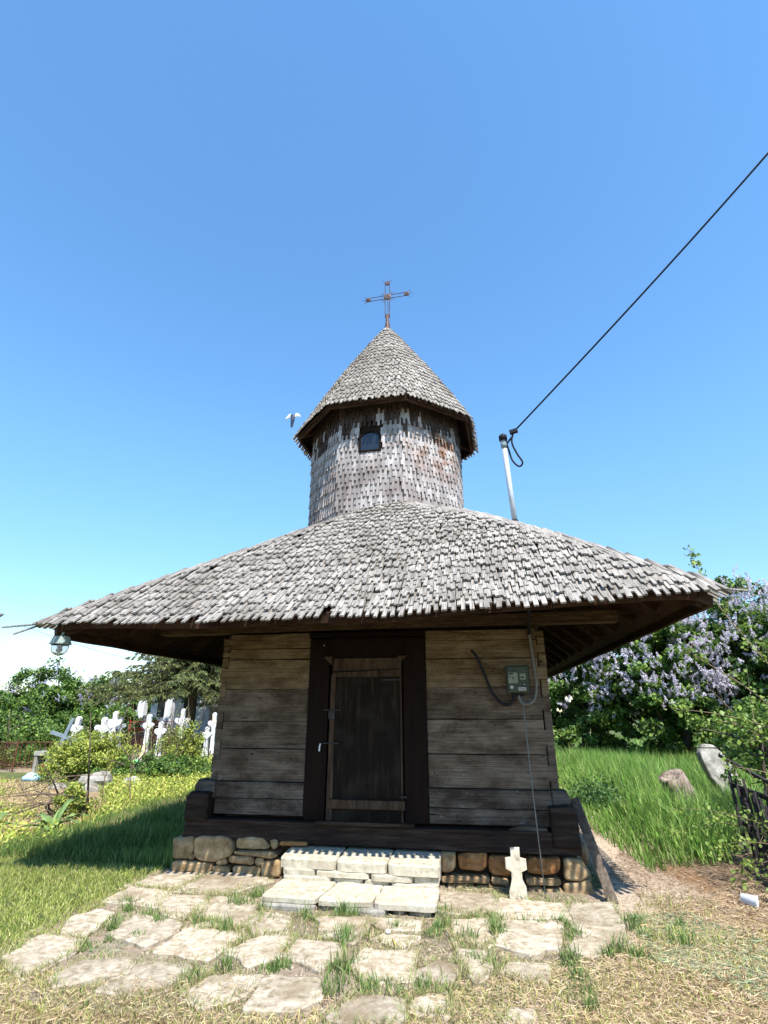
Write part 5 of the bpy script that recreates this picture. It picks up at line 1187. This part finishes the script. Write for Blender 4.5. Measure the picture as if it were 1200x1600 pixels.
grave_cross(-11.2, 9.9, 1.35, .42, 'narrow white stone cross with yellow lichen behind the grey wooden cross', lean=8, aw=.15)
grave_cross(-10.9, 11.0, 1.30, .62, 'white trefoil stone cross just right of the yellow green shrub', aw=.17)
grave_cross(-12.1, 13.3, 1.5, .62, 'tallest lichen stained trefoil cross beside the red railing', aw=.18)
grave_cross(-12.7, 14.6, 1.25, .5, 'small white trefoil cross left of the tallest lichen stained one', aw=.16)
grave_cross(-12.6, 16.2, 1.2, .5, 'small stone cross directly above the red railing', aw=.15)
grave_cross(-9.7, 11.6, 1.4, .40, 'slim white stone cross beside the white chapel pillar', aw=.16)
grave_cross(-8.95, 11.1, 1.15, .42, 'white stone cross with small side lobes behind the bare rose stems', aw=.15)
grave_cross(-9.6, 13.6, 1.6, .62, 'large white stone cross with blue mark before the mausoleum door', aw=.15)
grave_cross(-8.35, 13.6, 1.45, .5, 'white stone cross nearest to the church wall', aw=.16)
grave_cross(-9.0, 7.6, 0.55, .3, 'tiny white stone cross half hidden in the yellow green shrub', aw=.14, base=False)
grave_cross(-14.4, 16.5, 1.1, .45, 'small white cross left of the red railing, farthest from the church', aw=.13)
grave_cross(-13.6, 17.6, 1.3, .5, 'pale cross standing just behind the red railing', aw=.14, mat='grey_stone')
grave_cross(-11.4, 17.0, 1.2, .5, 'grey stone cross before the left column of the white chapel', aw=.14, mat='grey_stone')
grave_cross(-10.4, 15.4, 1.2, .45, 'white cross between the chapel pillar and the bare stems', aw=.15)
grave_cross(-7.8, 12.0, .95, .4, 'short white cross low beside the church wall', aw=.14)
grave_cross(-10.2, 9.6, .7, .34, 'low white cross showing over the right shoulder of the yellow green shrub', aw=.13)
# leaning grey blue wooden cross
gc = empty('wooden_cross', (-10.8, 8.8, 0.1), 'grey blue wooden cross leaning to the right by the rusty fence', 'cross'); gc.rotation_euler = (0, R(17), R(12))
for nm, a, b in (('post', (-.045, -.03, -.1), (.045, .03, 1.35)), ('crossbeam', (-.42, -.034, .80), (.42, .034, .89))):
    mb = MB(); mb.box(a, b); link(nm, mb.mesh(nm, M['grey_paint']), gc, None, False)
# low iron grave fence
def rail_fence(name, A, B, h, label, cat, mat, n=12, rails=(0.12, 0.55), group=None, post=0.03):
    root = empty(name, tuple(A), label, cat, group); A = Vector(A); B = Vector(B)
    for i in range(n):
        p = A.lerp(B, i / (n - 1)); mb = MB(); e = i in (0, n - 1); mb.beam(p, p + Vector((0, 0, h * (1.12 if e else 1))), post if e else .012, post if e else .012, (0, 1, 0)); mb.build('post' if e else 'bar', M[mat], root)
    for z in rails: mb = MB(); mb.beam(A + Vector((0, 0, z)), B + Vector((0, 0, z)), .02, .02); mb.build('rail', M[mat], root)
    return root
rail_fence('grave_fence', (-12.1, 8.3, .1), (-10.2, 8.6, .1), .7, 'low rusty iron fence round the grave left of the yellow green shrub', 'fence', 'rust', 16, (.15, .68))
rail_fence('grave_fence', (-10.9, 7.6, .1), (-12.1, 8.3, .1), .7, 'short rusty fence side with slanting rail at the left edge', 'fence', 'rust', 9, (.15, .68))
rail_fence('grave_fence', (-11.4, 12.3, .1), (-8.8, 12.4, .1), .75, 'thin dark iron fence in front of the white crosses', 'fence', 'iron', 18, (.2, .72))
rail_fence('grave_fence', (-8.7, 10.4, .1), (-7.0, 10.6, .1), .7, 'thin dark iron fence beside the church wall', 'fence', 'iron', 14, (.2, .68))
rd = rail_fence('red_railing', (-12.9, 15.5, .75), (-10.9, 15.7, .75), .45, 'bright red grave railing among the white crosses', 'railing', 'red', 22, (.05, .15, .43))
mb = MB(); mb.box((-12.9, 15.4, .1), (-10.9, 15.9, .74)); mb.build('plinth', M['rust'], rd)
# concrete votive box with red lamp
vb = empty('votive_box', (-10.2, 7.9, .1), 'small grey concrete candle box on the ground by the rusty fence', 'box')
mb = MB(); mb.box((-10.42, 7.7, .05), (-10.34, 8.1, .5)); mb.box((-10.08, 7.7, .05), (-10.0, 8.1, .5)); mb.box((-10.44, 7.68, .5), (-9.98, 8.12, .6)); mb.box((-10.33, 8.0, .05), (-10.09, 8.09, .499)); mb.build('casing', M['grey_stone'], vb)
mb = MB(); mb.lathe([(.05, 0), (.06, .1), (.045, .2), (.02, .22)], 12, Matrix.Translation((-10.2, 7.82, .1))); tag(mb.build('grave_lamp', M['red']), 'red glass grave candle inside the grey concrete box', 'candle')
# mausoleum
mz = empty('mausoleum', (-13.0, 20.5, .1), 'white plastered burial chapel with columns behind the spruce branches', 'chapel', rz=R(0))
def zb(name, a, b, mat='plaster'): mb = MB(); mb.box(a, b); return mb.build(name, M[mat], mz)
zb('wall', (-15.2, 20.6, .05), (-10.6, 23.4, 3.0)); zb('base', (-15.6, 19.6, .0), (-10.2, 20.59, .5)); zb('cornice', (-15.55, 19.5, 2.85), (-10.25, 20.598, 3.15)); zb('roof_slab', (-15.5, 20.6, 3.002), (-10.3, 23.6, 3.3))
mb = MB(); mb.prism([(-15.5, 3.15), (-10.3, 3.15), (-12.9, 4.0)], 0, .6, face_m(20.2)); mb.build('pediment', M['plaster'], mz)
for xx in (-15.2, -13.75, -12.1, -10.7): zb('column', (xx - .17, 19.72, .5), (xx + .17, 20.05, 2.85))
zb('door', (-13.4, 20.55, .5), (-12.5, 20.598, 2.4), 'iron'); zb('window', (-11.9, 20.55, 1.3), (-11.1, 20.597, 2.2), 'pane'); zb('window', (-14.8, 20.55, 1.3), (-14.1, 20.597, 2.2), 'pane')
# low grey tomb with flat roof right of it
tb = empty('tomb_shelter', (-8.6, 17.5, .1), 'low white roofed tomb shelter with a dark opening near the church wall', 'tomb')
for nm, a, b, mt_ in (('roof_slab', (-10.6, 17.0, 1.75), (-7.0, 19.0, 2.15), 'plaster'), ('wall', (-10.4, 17.3, .05), (-9.3, 18.8, 1.75), 'grey_stone'), ('wall', (-8.8, 17.3, .05), (-7.2, 18.8, 1.75), 'grey_stone'), ('door', (-9.3, 17.6, .05), (-8.8, 17.7, 1.75), 'iron')):
    mb = MB(); mb.box(a, b); mb.build(nm, M[mt_], tb)
# rocks, bag, board
def rock(x, y, r, label, seed, mat='grey_stone', flat=.6):
    mb = MB(); n = 12; vs = []; fs = []; m_ = 7
    for i in range(m_):
        ph = math.pi * (i + .5) / m_
        for k in range(n):
            a = 2 * math.pi * k / n; d = Vector((math.sin(ph) * math.cos(a), math.sin(ph) * math.sin(a), math.cos(ph))); q = r * (1 + .45 * mnoise.noise(d * 1.6 + Vector((seed, 0, 0))) + .12 * mnoise.noise(d * 5 + Vector((0, seed, 0)))); vs.append((d.x * q, d.y * q, d.z * q * flat))
    for i in range(m_ - 1):
        for k in range(n): fs.append((i * n + k, (i + 1) * n + k, (i + 1) * n + (k + 1) % n, i * n + (k + 1) % n))
    fs.append(tuple(range(n))); fs.append(tuple(reversed([(m_ - 1) * n + k for k in range(n)]))); mb.add(vs, fs); o = link('rock', mb.mesh('rock', M[mat], False)); o.location = (x, y, .1 + r * flat * .4); return tag(o, label, 'rock')
rock(-6.75, 5.1, .36, 'pale lichen covered rock in the weeds in front of the yellow green shrub', 3.0)
rock(-6.35, 5.75, .2, 'smaller flat pale rock right behind the lichen covered one', 8.0)
rock(-7.5, 5.0, .14, 'small bluish stone left of the pale rock', 5.0)
rock(2.95, 10.2, .14, 'small pale stone in the grass at the far end of the path', 6.0)
rock(3.35, -0.75, .07, 'small brown stone beside the white cup', 9.0)
mb = MB(); stone(mb, [(-.2, -.1), (.2, -.12), (.22, .1), (-.18, .12)], 0, .1, .03, .05, .04, 1, .06, None, 4, .03); o = link('plastic_bag', mb.mesh('plastic_bag', M['blue_bag'], True)); o.location = (-9.1, 6.2, .1); tag(o, 'pale blue plastic bag lying before the candle box', 'bag')
mb = MB(); stone(mb, [(-.2, -.16), (.16, -.14), (.2, .12), (-.15, .16)], 0, .12, .03, .06, .05, 1, .08, None, 7, .03); o = link('garden_basin', mb.mesh('garden_basin', pmat('green_plastic', [(.12, .5, .16), (.2, .6, .25)], ns=8, bump=.1), True)); o.location = (-8.55, 9.4, .1); tag(o, 'crumpled bright green plastic thing on the soil behind the bare rose stems', 'plastic sheet')
# ladder standing in the bushes
ld = empty('ladder', (-24.9, 27.2, .1), 'small pale ladder top sticking out of the lilac bushes', 'ladder')
for xx in (-.18, .18): mb = MB(); mb.beam((-27.3 + xx, 31.2, .1), (-26.95 + xx, 31.6, 4.1), .06, .06); mb.build('side_rail', M['white_plastic'], ld)
for k in range(12): z = .4 + k * .31; t_ = (z - .1) / 4.0; mb = MB(); mb.beam((-27.48 + .35 * t_, 31.2 + .4 * t_, z), (-27.12 + .35 * t_, 31.2 + .4 * t_, z), .04, .04); mb.build('rung', M['white_plastic'], ld)
# street lamp at the very left and its wire
sl = empty('street_lamp', (-31.5, 25, .1), 'street lamp arm and head at the left edge of the sky', 'street lamp')
mb = MB(); mb.tube([(-32.2, 25, 0), (-32.2, 25, 6.6)], [.12, .08], 8); mb.build('post', M['conduit'], sl)
mb = MB(); mb.tube([(-32.2, 25, 6.5), (-31.6, 25, 6.9), (-30.0, 25, 7.38)], .035, 6); mb.build('arm', M['conduit'], sl)
mb = MB(); mb.tube([(-30.1, 25, 7.33), (-29.9, 25, 7.42), (-29.6, 25, 7.53), (-29.4, 25, 7.58)], [.05, .12, .13, .04], 8); mb.build('lamp_head', M['conduit'], sl)
mb = MB(); pts = [Vector((-40, 38, 9.0)).lerp(Vector((-16, 40, 4.4)), i / 14) - Vector((0, 0, 1.0 * math.sin(math.pi * i / 14))) for i in range(15)]; mb.tube(pts, .022, 5); tag(mb.build('overhead_wire', M['conduit']), 'thin overhead wire sagging across the pale sky at the left', 'wire')

# spruce -----------------------------------------------------------------------
def spruce(x, y, H, Rm, label, seed=0, z0=1.0, tiers=26):
    g = np.random.default_rng(seed); root = empty('spruce_tree', (x, y, .1), label, 'spruce')
    mb = MB(); mb.tube([(x, y, 0), (x, y, H * .5), (x, y, H)], [.2, .12, .02], 8); mb.build('trunk', M['bark'], root, True)
    br = MB(); NP = []; ND = []
    for t_ in range(tiers):
        u = t_ / tiers; z = z0 + (H - z0) * u; r = Rm * (1 - u) ** .8 * g.uniform(.85, 1.1) + .15
        nb = max(5, int(10 * (1 - u) + 5))
        for k in range(nb):
            a = 2 * math.pi * (k + g.uniform(-.3, .3)) / nb + t_ * .7; ln = r * g.uniform(.75, 1.15); d = np.array([math.cos(a), math.sin(a), 0])
            pts = [np.array([x, y, z]) + d * ln * s + np.array([0, 0, -.28 * ln * s ** 1.2 + .22 * ln * max(0, s - .6)]) for s in (0, .25, .5, .75, 1.0)]
            br.tube([Vector(p) for p in pts], [.03, .022, .016, .01, .004], 4)
            side = np.array([-d[1], d[0], 0]); nt_ = int(ln * 9)
            for q in range(nt_):
                s = g.uniform(.12, 1); i = min(int(s * 4), 3); p = pts[i] + (pts[i + 1] - pts[i]) * (s * 4 - i)
                sg = 1 if g.uniform() < .5 else -1; tl = (.22 + .4 * (1 - s)) * g.uniform(.6, 1.1); dr = side * sg * .75 + d * .55 + np.array([0, 0, -.35 - g.uniform(0, .5)]); dr /= np.linalg.norm(dr)
                m_ = int(34 * tl / .4); w = g.uniform(0, 1, m_); NP.append(p + dr * (w * tl)[:, None]); nd = dr + g.normal(0, .55, (m_, 3)); ND.append(nd)
    br.build('branches', M['bark'], root)
    P = np.concatenate(NP); D = np.concatenate(ND); n = len(P)
    leaves('needles', P, g.uniform(.09, .15, n), mixcol(n, [(0.07, 0.11, 0.04), (0.19, 0.22, 0.06), (0.34, 0.34, 0.11), (0.05, 0.08, 0.05)]), M['leaf'], root, updir=D, ratio=.3, fold=0); return root
spruce(-10.9, 16.6, 6.8, 4.1, 'drooping spruce tree left of the church in front of the white chapel', 71, 2.7, 32)
spruce(-7.6, 17.5, 5.8, 2.6, 'darker spruce standing close to the left church wall', 72, 2.5, 22)

# ================================================================== GRASS, WEEDS, STRAW
GC = [(0.24, 0.30, 0.05), (0.36, 0.39, 0.09), (0.15, 0.22, 0.035), (0.50, 0.47, 0.19)]
SC_ = [(0.50, 0.38, 0.20), (0.60, 0.49, 0.29), (0.34, 0.24, 0.13), (0.46, 0.32, 0.19)]
def outside_slabs(x, y, keep=0.0):
    k = np.ones(len(x), bool)
    for p in SLABS:
        cx = sum(q[0] for q in p) / len(p); cy = sum(q[1] for q in p) / len(p); pp = [(cx + (a - cx) * .93, cy + (b - cy) * .93) for a, b in p]; k &= ~inpoly(x, y, pp)
    k &= ~((x > -.86) & (x < .63) & (y > -1.0) & (y < 0)); k &= ~((np.abs(x) < 2.05) & (y > -.2) & (y < 7.6)); return k
def field(name, poly, dens, hr, wr, lr, cols, mat='grass', mask=None, wts=None):
    x, y = scatter(poly, dens); k = outside_slabs(x, y)
    if mask is not None: k &= mask(x, y)
    x, y = x[k], y[k]; n = len(x); P = np.stack([x, y, ground_z(x, y) - .004], 1)
    return blades(name, P, rng.uniform(*hr, n) * (1 + .25 * lump(x, y, 3, 4)), rng.uniform(*wr, n), rng.uniform(*lr, n), mixcol(n, cols, wts) * (1 + .12 * lump(x, y, 2.2, 8))[:, None], M[mat])
LAWN = [(-2.0, -0.75), (-2.2, -1.4), (-1.75, -2.0), (-2.0, -2.9), (-6, -2.9), (-6, 0.3), (-4.4, 0.35), (-2.2, 0.0), (-2.3, -0.3)]
field('lawn_grass', LAWN, 5200, (.02, .055), (.004, .008), (.2, .9), GC)
field('lawn_grass', [(-4.4, 0.1), (-4.5, 5.5), (-2.0, 7.5), (-2.0, 0.0)], 2300, (.07, .22), (.006, .011), (.1, .7), [(0.09, 0.17, 0.035), (0.14, 0.22, 0.05), (0.22, 0.26, 0.08)])
field('weeds', [(-4.3, 0.9), (-4.4, 7), (-2.2, 7.5), (-2.4, 12), (-9, 12), (-7.0, 5.6), (-5.2, 3.2)], 520, (.08, .2), (.014, .028), (.3, .95), [(0.42, 0.44, 0.09), (0.28, 0.34, 0.06), (0.52, 0.48, 0.16), (0.16, 0.24, 0.045)])
field('weeds', [(-4.0, 0.3), (-4.3, 1.2), (-5.2, 3.2), (-9.5, 6.5), (-13, 7), (-12, -1), (-5.5, -.5)], 420, (.05, .16), (.012, .024), (.3, .95), [(0.42, 0.44, 0.09), (0.28, 0.34, 0.06), (0.52, 0.48, 0.16), (0.16, 0.24, 0.045)], mask=lambda x, y: lump(x, y, 1.4, 55) > 0.1)
def cover(name, poly, dens, zr, sr, cols, mask=None):
    x, y = scatter(poly, dens)
    if mask is not None: k = mask(x, y); x, y = x[k], y[k]
    n = len(x); P = np.stack([x, y, ground_z(x, y) + rng.uniform(*zr, n)], 1)
    return leaves(name, P, rng.uniform(*sr, n), mixcol(n, cols), M['leaf'], nrm=np.tile([0, 0, 1.2], (n, 1)), ratio=.7)
YG = [(0.46, 0.50, 0.08), (0.32, 0.40, 0.06), (0.58, 0.56, 0.14), (0.18, 0.27, 0.045)]
cover('ground_cover', [(-4.2, 1.6), (-4.3, 7), (-2.2, 7.5), (-2.4, 12), (-9, 12), (-7.5, 6.2), (-5.2, 3.4)], 420, (.03, .2), (.03, .065), YG)
cover('ground_cover', [(-4.1, 0.6), (-4.4, 3.2), (-6.5, 5), (-11, 6.6), (-12, 1), (-6, -.4)], 170, (.02, .12), (.03, .06), YG, lambda x, y: lump(x, y, 1.4, 55) > -.1)
cover('ground_cover', [(-5.3, 0.2), (-4.2, 0.2), (-4.0, 0.7), (-4.4, 1.6), (-5.4, 1.3)], 500, (.02, .16), (.03, .07), YG)
field('dry_grass', [(-4.0, 0.3), (-4.3, 1.2), (-5.2, 3.2), (-9.5, 6.5), (-13, 7), (-12, -1), (-5.5, -.5)], 700, (.03, .12), (.008, .016), (.5, .98), SC_ + [(0.3, 0.32, 0.1)], 'straw')
field('dry_grass', [(-4.2, 1.4), (-4.3, 4.2), (-3.4, 4.5), (-3.9, 1.2)], 900, (.05, .18), (.006, .012), (.1, .7), SC_, 'straw')
field('weeds', [(-18, 8), (-16, 30), (-3, 30), (-3, 12), (-9, 12)], 60, (.08, .3), (.03, .06), (.3, .95), [(0.14, 0.24, 0.05), (0.20, 0.28, 0.06), (0.36, 0.30, 0.18)])
field('weeds', [(-40, 6), (-45, 45), (-5, 45), (-16, 30), (-18, 8)], 16, (.1, .4), (.06, .12), (.3, .95), [(0.14, 0.24, 0.05), (0.20, 0.28, 0.06), (0.12, 0.2, 0.05)])
field('weeds', [(3, 12), (5, 30), (30, 30), (30, 3), (9, 6)], 14, (.1, .4), (.05, .1), (.3, .95), [(0.10, 0.2, 0.04), (0.16, 0.24, 0.05)])
# grass and dry clippings in front
FR = [(-2.4, -2.0), (-1.4, -2.35), (0.1, -2.45), (1.0, -1.9), (1.6, -1.55), (2.0, -1.3), (2.2, -0.4), (2.9, -0.3), (3.5, -1.3), (3.2, -3.2), (-2.4, -3.2)]
field('mown_grass', FR, 4200, (.02, .06), (.003, .007), (.4, .98), GC + SC_, wts=[.17, .18, .08, .16, .13, .10, .10, .08])
def lying(name, poly, dens, lr, cols, mask=None):
    x, y = scatter(poly, dens)
    if mask is not None: k = mask(x, y); x, y = x[k], y[k]
    n = len(x); P = np.stack([x, y, ground_z(x, y) + rng.uniform(.004, .026, n)], 1); a = rng.uniform(0, 6.28, n)
    return leaves(name, P, rng.uniform(*lr, n), mixcol(n, cols), M['straw'], updir=np.stack([np.cos(a), np.sin(a), rng.normal(0, .12, n)], 1) * 2.5, nrm=np.tile([0, 0, 1.], (n, 1)), ratio=.07, fold=0)
lying('dry_clippings', [(0.5, -3.2), (0.4, -2.2), (1.2, -1.75), (1.9, -1.4), (2.3, -0.6), (3.4, 0.4), (3.9, -1), (3.6, -3.2)], 4200, (.03, .09), SC_ + [(0.46, 0.34, 0.27)])
lying('dry_clippings', [(-2.2, -3.2), (-2.0, -2.2), (0.4, -2.3), (0.5, -3.2)], 2200, (.03, .08), SC_, )
lying('dry_clippings', PAVE, 1700, (.02, .07), SC_ + [(0.25, 0.28, 0.12)], lambda x, y: (x > .2) & (y < -1.0) & (y > -2.8) | (lump(x, y, 3, 33) > .35))
lying('dry_clippings', [(2.2, 0.5), (2.9, 2.5), (4.0, 1.5), (3.6, -.9), (2.4, -.9)], 2200, (.03, .09), [(0.3, 0.2, 0.13), (0.42, 0.32, 0.2), (0.2, 0.13, 0.09)])
lying('dry_clippings', [(-13, 1), (-12, 7), (-9, 6.2), (-5.2, 3), (-4.3, .8), (-6, -.4)], 380, (.08, .2), SC_)
# blue green mown swath lying at the right
lying('cut_grass', [(2.1, -0.7), (2.5, -0.5), (3.3, -1.6), (3.4, -2.6), (2.9, -2.3), (2.0, -1.5)], 3600, (.03, .1), [(0.24, 0.30, 0.17), (0.32, 0.36, 0.22), (0.18, 0.25, 0.12)])
lying('cut_grass', [(-1.9, -2.5), (-1.7, -2.05), (-1.2, -1.9), (-0.7, -1.5), (-1.0, -1.4), (-1.7, -1.75)], 2600, (.02, .06), [(0.28, 0.32, 0.2), (0.20, 0.25, 0.12)], lambda x, y: lump(x, y, 5, 12) > -.2)
# tufts in the joints of the paving
g = np.random.default_rng(90)
tx, ty, th_, tc_ = [], [], [], []
T = [(-1.95, -1.05), (-1.85, -1.2), (-1.6, -1.3), (-1.45, -1.42), (-1.72, -1.55), (-1.45, -1.7), (-1.7, -1.9), (-1.62, -1.75), (-1.1, -.88), (-1.0, -.92), (-0.92, -.75), (-1.15, -1.38), (-1.0, -1.42), (-0.88, -1.5), (-0.95, -1.38),
     (-0.78, -1.05), (-0.68, -1.22), (-0.42, -1.07), (-0.38, -1.12), (-0.12, -1.05), (-0.08, -1.08), (-0.05, -1.04), (-0.14, -1.1), (0.02, -1.55), (0.0, -1.45), (0.33, -1.25), (0.4, -1.2), (0.66, -1.0), (0.68, -1.12), (0.64, -1.2), (0.6, -1.3), (0.66, -.85),
     (-0.62, -2.05), (-0.35, -2.0), (-0.3, -1.95), (-0.76, -2.2), (0.08, -1.95), (0.1, -2.1), (0.13, -1.85), (0.1, -2.25), (0.3, -2.18), (0.45, -2.2), (0.6, -2.15), (0.72, -2.1), (0.85, -1.35), (1.05, -1.15), (1.06, -1.25), (1.05, -1.0), (1.3, -.98), (1.4, -1.0), (1.55, -1.0), (1.6, -1.15), (1.62, -1.22), (1.55, -.95),
     (1.5, -1.7), (1.5, -1.85), (1.5, -2.0), (1.52, -2.15), (1.5, -1.6), (1.75, -1.5), (1.85, -1.4), (2.05, -.95), (2.1, -1.1), (2.1, -.8), (1.95, -1.45), (0.9, -1.7), (1.0, -1.75), (2.4, -.9), (2.3, -1.2)]
for (cx, cy) in T:
    n = int(g.uniform(35, 90)); sp = g.uniform(.02, .05); tx.append(g.normal(cx, sp, n)); ty.append(g.normal(cy, sp * .8, n)); th_.append(g.uniform(.35, 1, n) * g.uniform(.07, .17))
tx = np.concatenate(tx); ty = np.concatenate(ty); th_ = np.concatenate(th_); n = len(tx)
blades('joint_grass', np.stack([tx, ty, ground_z(tx, ty)], 1), th_, rng.uniform(.004, .009, n), rng.uniform(.1, .9, n), mixcol(n, [(0.10, 0.19, 0.045), (0.17, 0.26, 0.07), (0.30, 0.34, 0.13), (0.07, 0.13, 0.035)]), M['grass'])
ex, ey, eh = [], [], []
for p in SLABS:
    cx = sum(q[0] for q in p) / len(p); cy = sum(q[1] for q in p) / len(p)
    for i in range(len(p)):
        a, b = p[i], p[(i + 1) % len(p)]; l = math.hypot(b[0] - a[0], b[1] - a[1]); n = int(l * 800)
        u = g.uniform(0, 1, n); o = g.normal(1.10, .05, n); x = cx + (a[0] + (b[0] - a[0]) * u - cx) * o; y = cy + (a[1] + (b[1] - a[1]) * u - cy) * o
        k = lump(x, y, 6, 40) + g.normal(0, .35, n) > .0; ex.append(x[k]); ey.append(y[k])
ex = np.concatenate(ex); ey = np.concatenate(ey); k = ~((ex > -.86) & (ex < .63) & (ey > -.98)) & (ey < -.2); ex, ey = ex[k], ey[k]; n = len(ex)
blades('joint_grass', np.stack([ex, ey, ground_z(ex, ey)], 1), g.uniform(.02, .09, n), g.uniform(.003, .007, n), g.uniform(.3, .95, n), mixcol(n, [(0.16, 0.25, 0.06), (0.28, 0.34, 0.10), (0.48, 0.40, 0.22), (0.40, 0.31, 0.17)]), M['grass'])
field('joint_grass', PAVE, 3200, (.015, .05), (.003, .006), (.3, .95), [(0.14, 0.22, 0.05), (0.24, 0.29, 0.09), (0.4, 0.34, 0.2)], mask=lambda x, y: lump(x, y, 4.5, 17) > -0.15)
field('edge_grass', [(2.05, -.1), (2.15, -1.3), (2.6, -1.2), (2.95, -.2), (2.75, .9), (2.5, .6)], 700, (.03, .12), (.004, .008), (.2, .9), GC, mask=lambda x, y: lump(x, y, 3.5, 19) > .1)

# loose gravel and crumbs of earth
def gravel(name, poly, dens, mask=None):
    x, y = scatter(poly, dens)
    if mask is not None: k = mask(x, y); x, y = x[k], y[k]
    n = len(x); r = rng.uniform(.003, .012, n) * rng.uniform(.5, 1.3, n); P = np.stack([x, y, ground_z(x, y) + r * .4], 1)
    T_ = np.array([[1, 0, -.3], [-.5, .87, -.3], [-.5, -.87, -.3], [0, 0, .7]]); a = rng.uniform(0, 6.28, n); c, s_ = np.cos(a), np.sin(a)
    V = np.stack([T_[None, :, 0] * c[:, None] - T_[None, :, 1] * s_[:, None], T_[None, :, 0] * s_[:, None] + T_[None, :, 1] * c[:, None], np.repeat(T_[None, :, 2], n, 0)], 2) * rng.uniform(.6, 1.4, (n, 4, 1))
    co = (P[:, None, :] + V * r[:, None, None]).reshape(-1, 3); b = (np.arange(n) * 4)[:, None]; fi = (b + np.array([[0, 1, 3, 1, 2, 3, 2, 0, 3]])).ravel()
    return link(name, raw_mesh(name, co, fi, np.full(3 * n, 3), np.repeat(mixcol(n, [(0.30, 0.24, 0.17), (0.42, 0.36, 0.27), (0.2, 0.15, 0.1)]), 4, 0), M['straw']), None, 'stuff')
gravel('gravel', PAVE, 1500, lambda x, y: outside_slabs(x, y))
gravel('gravel', [(1.98, -.5), (2.0, 5), (2.7, 5), (2.7, 1), (3.4, -.9), (2.4, -1)], 900)
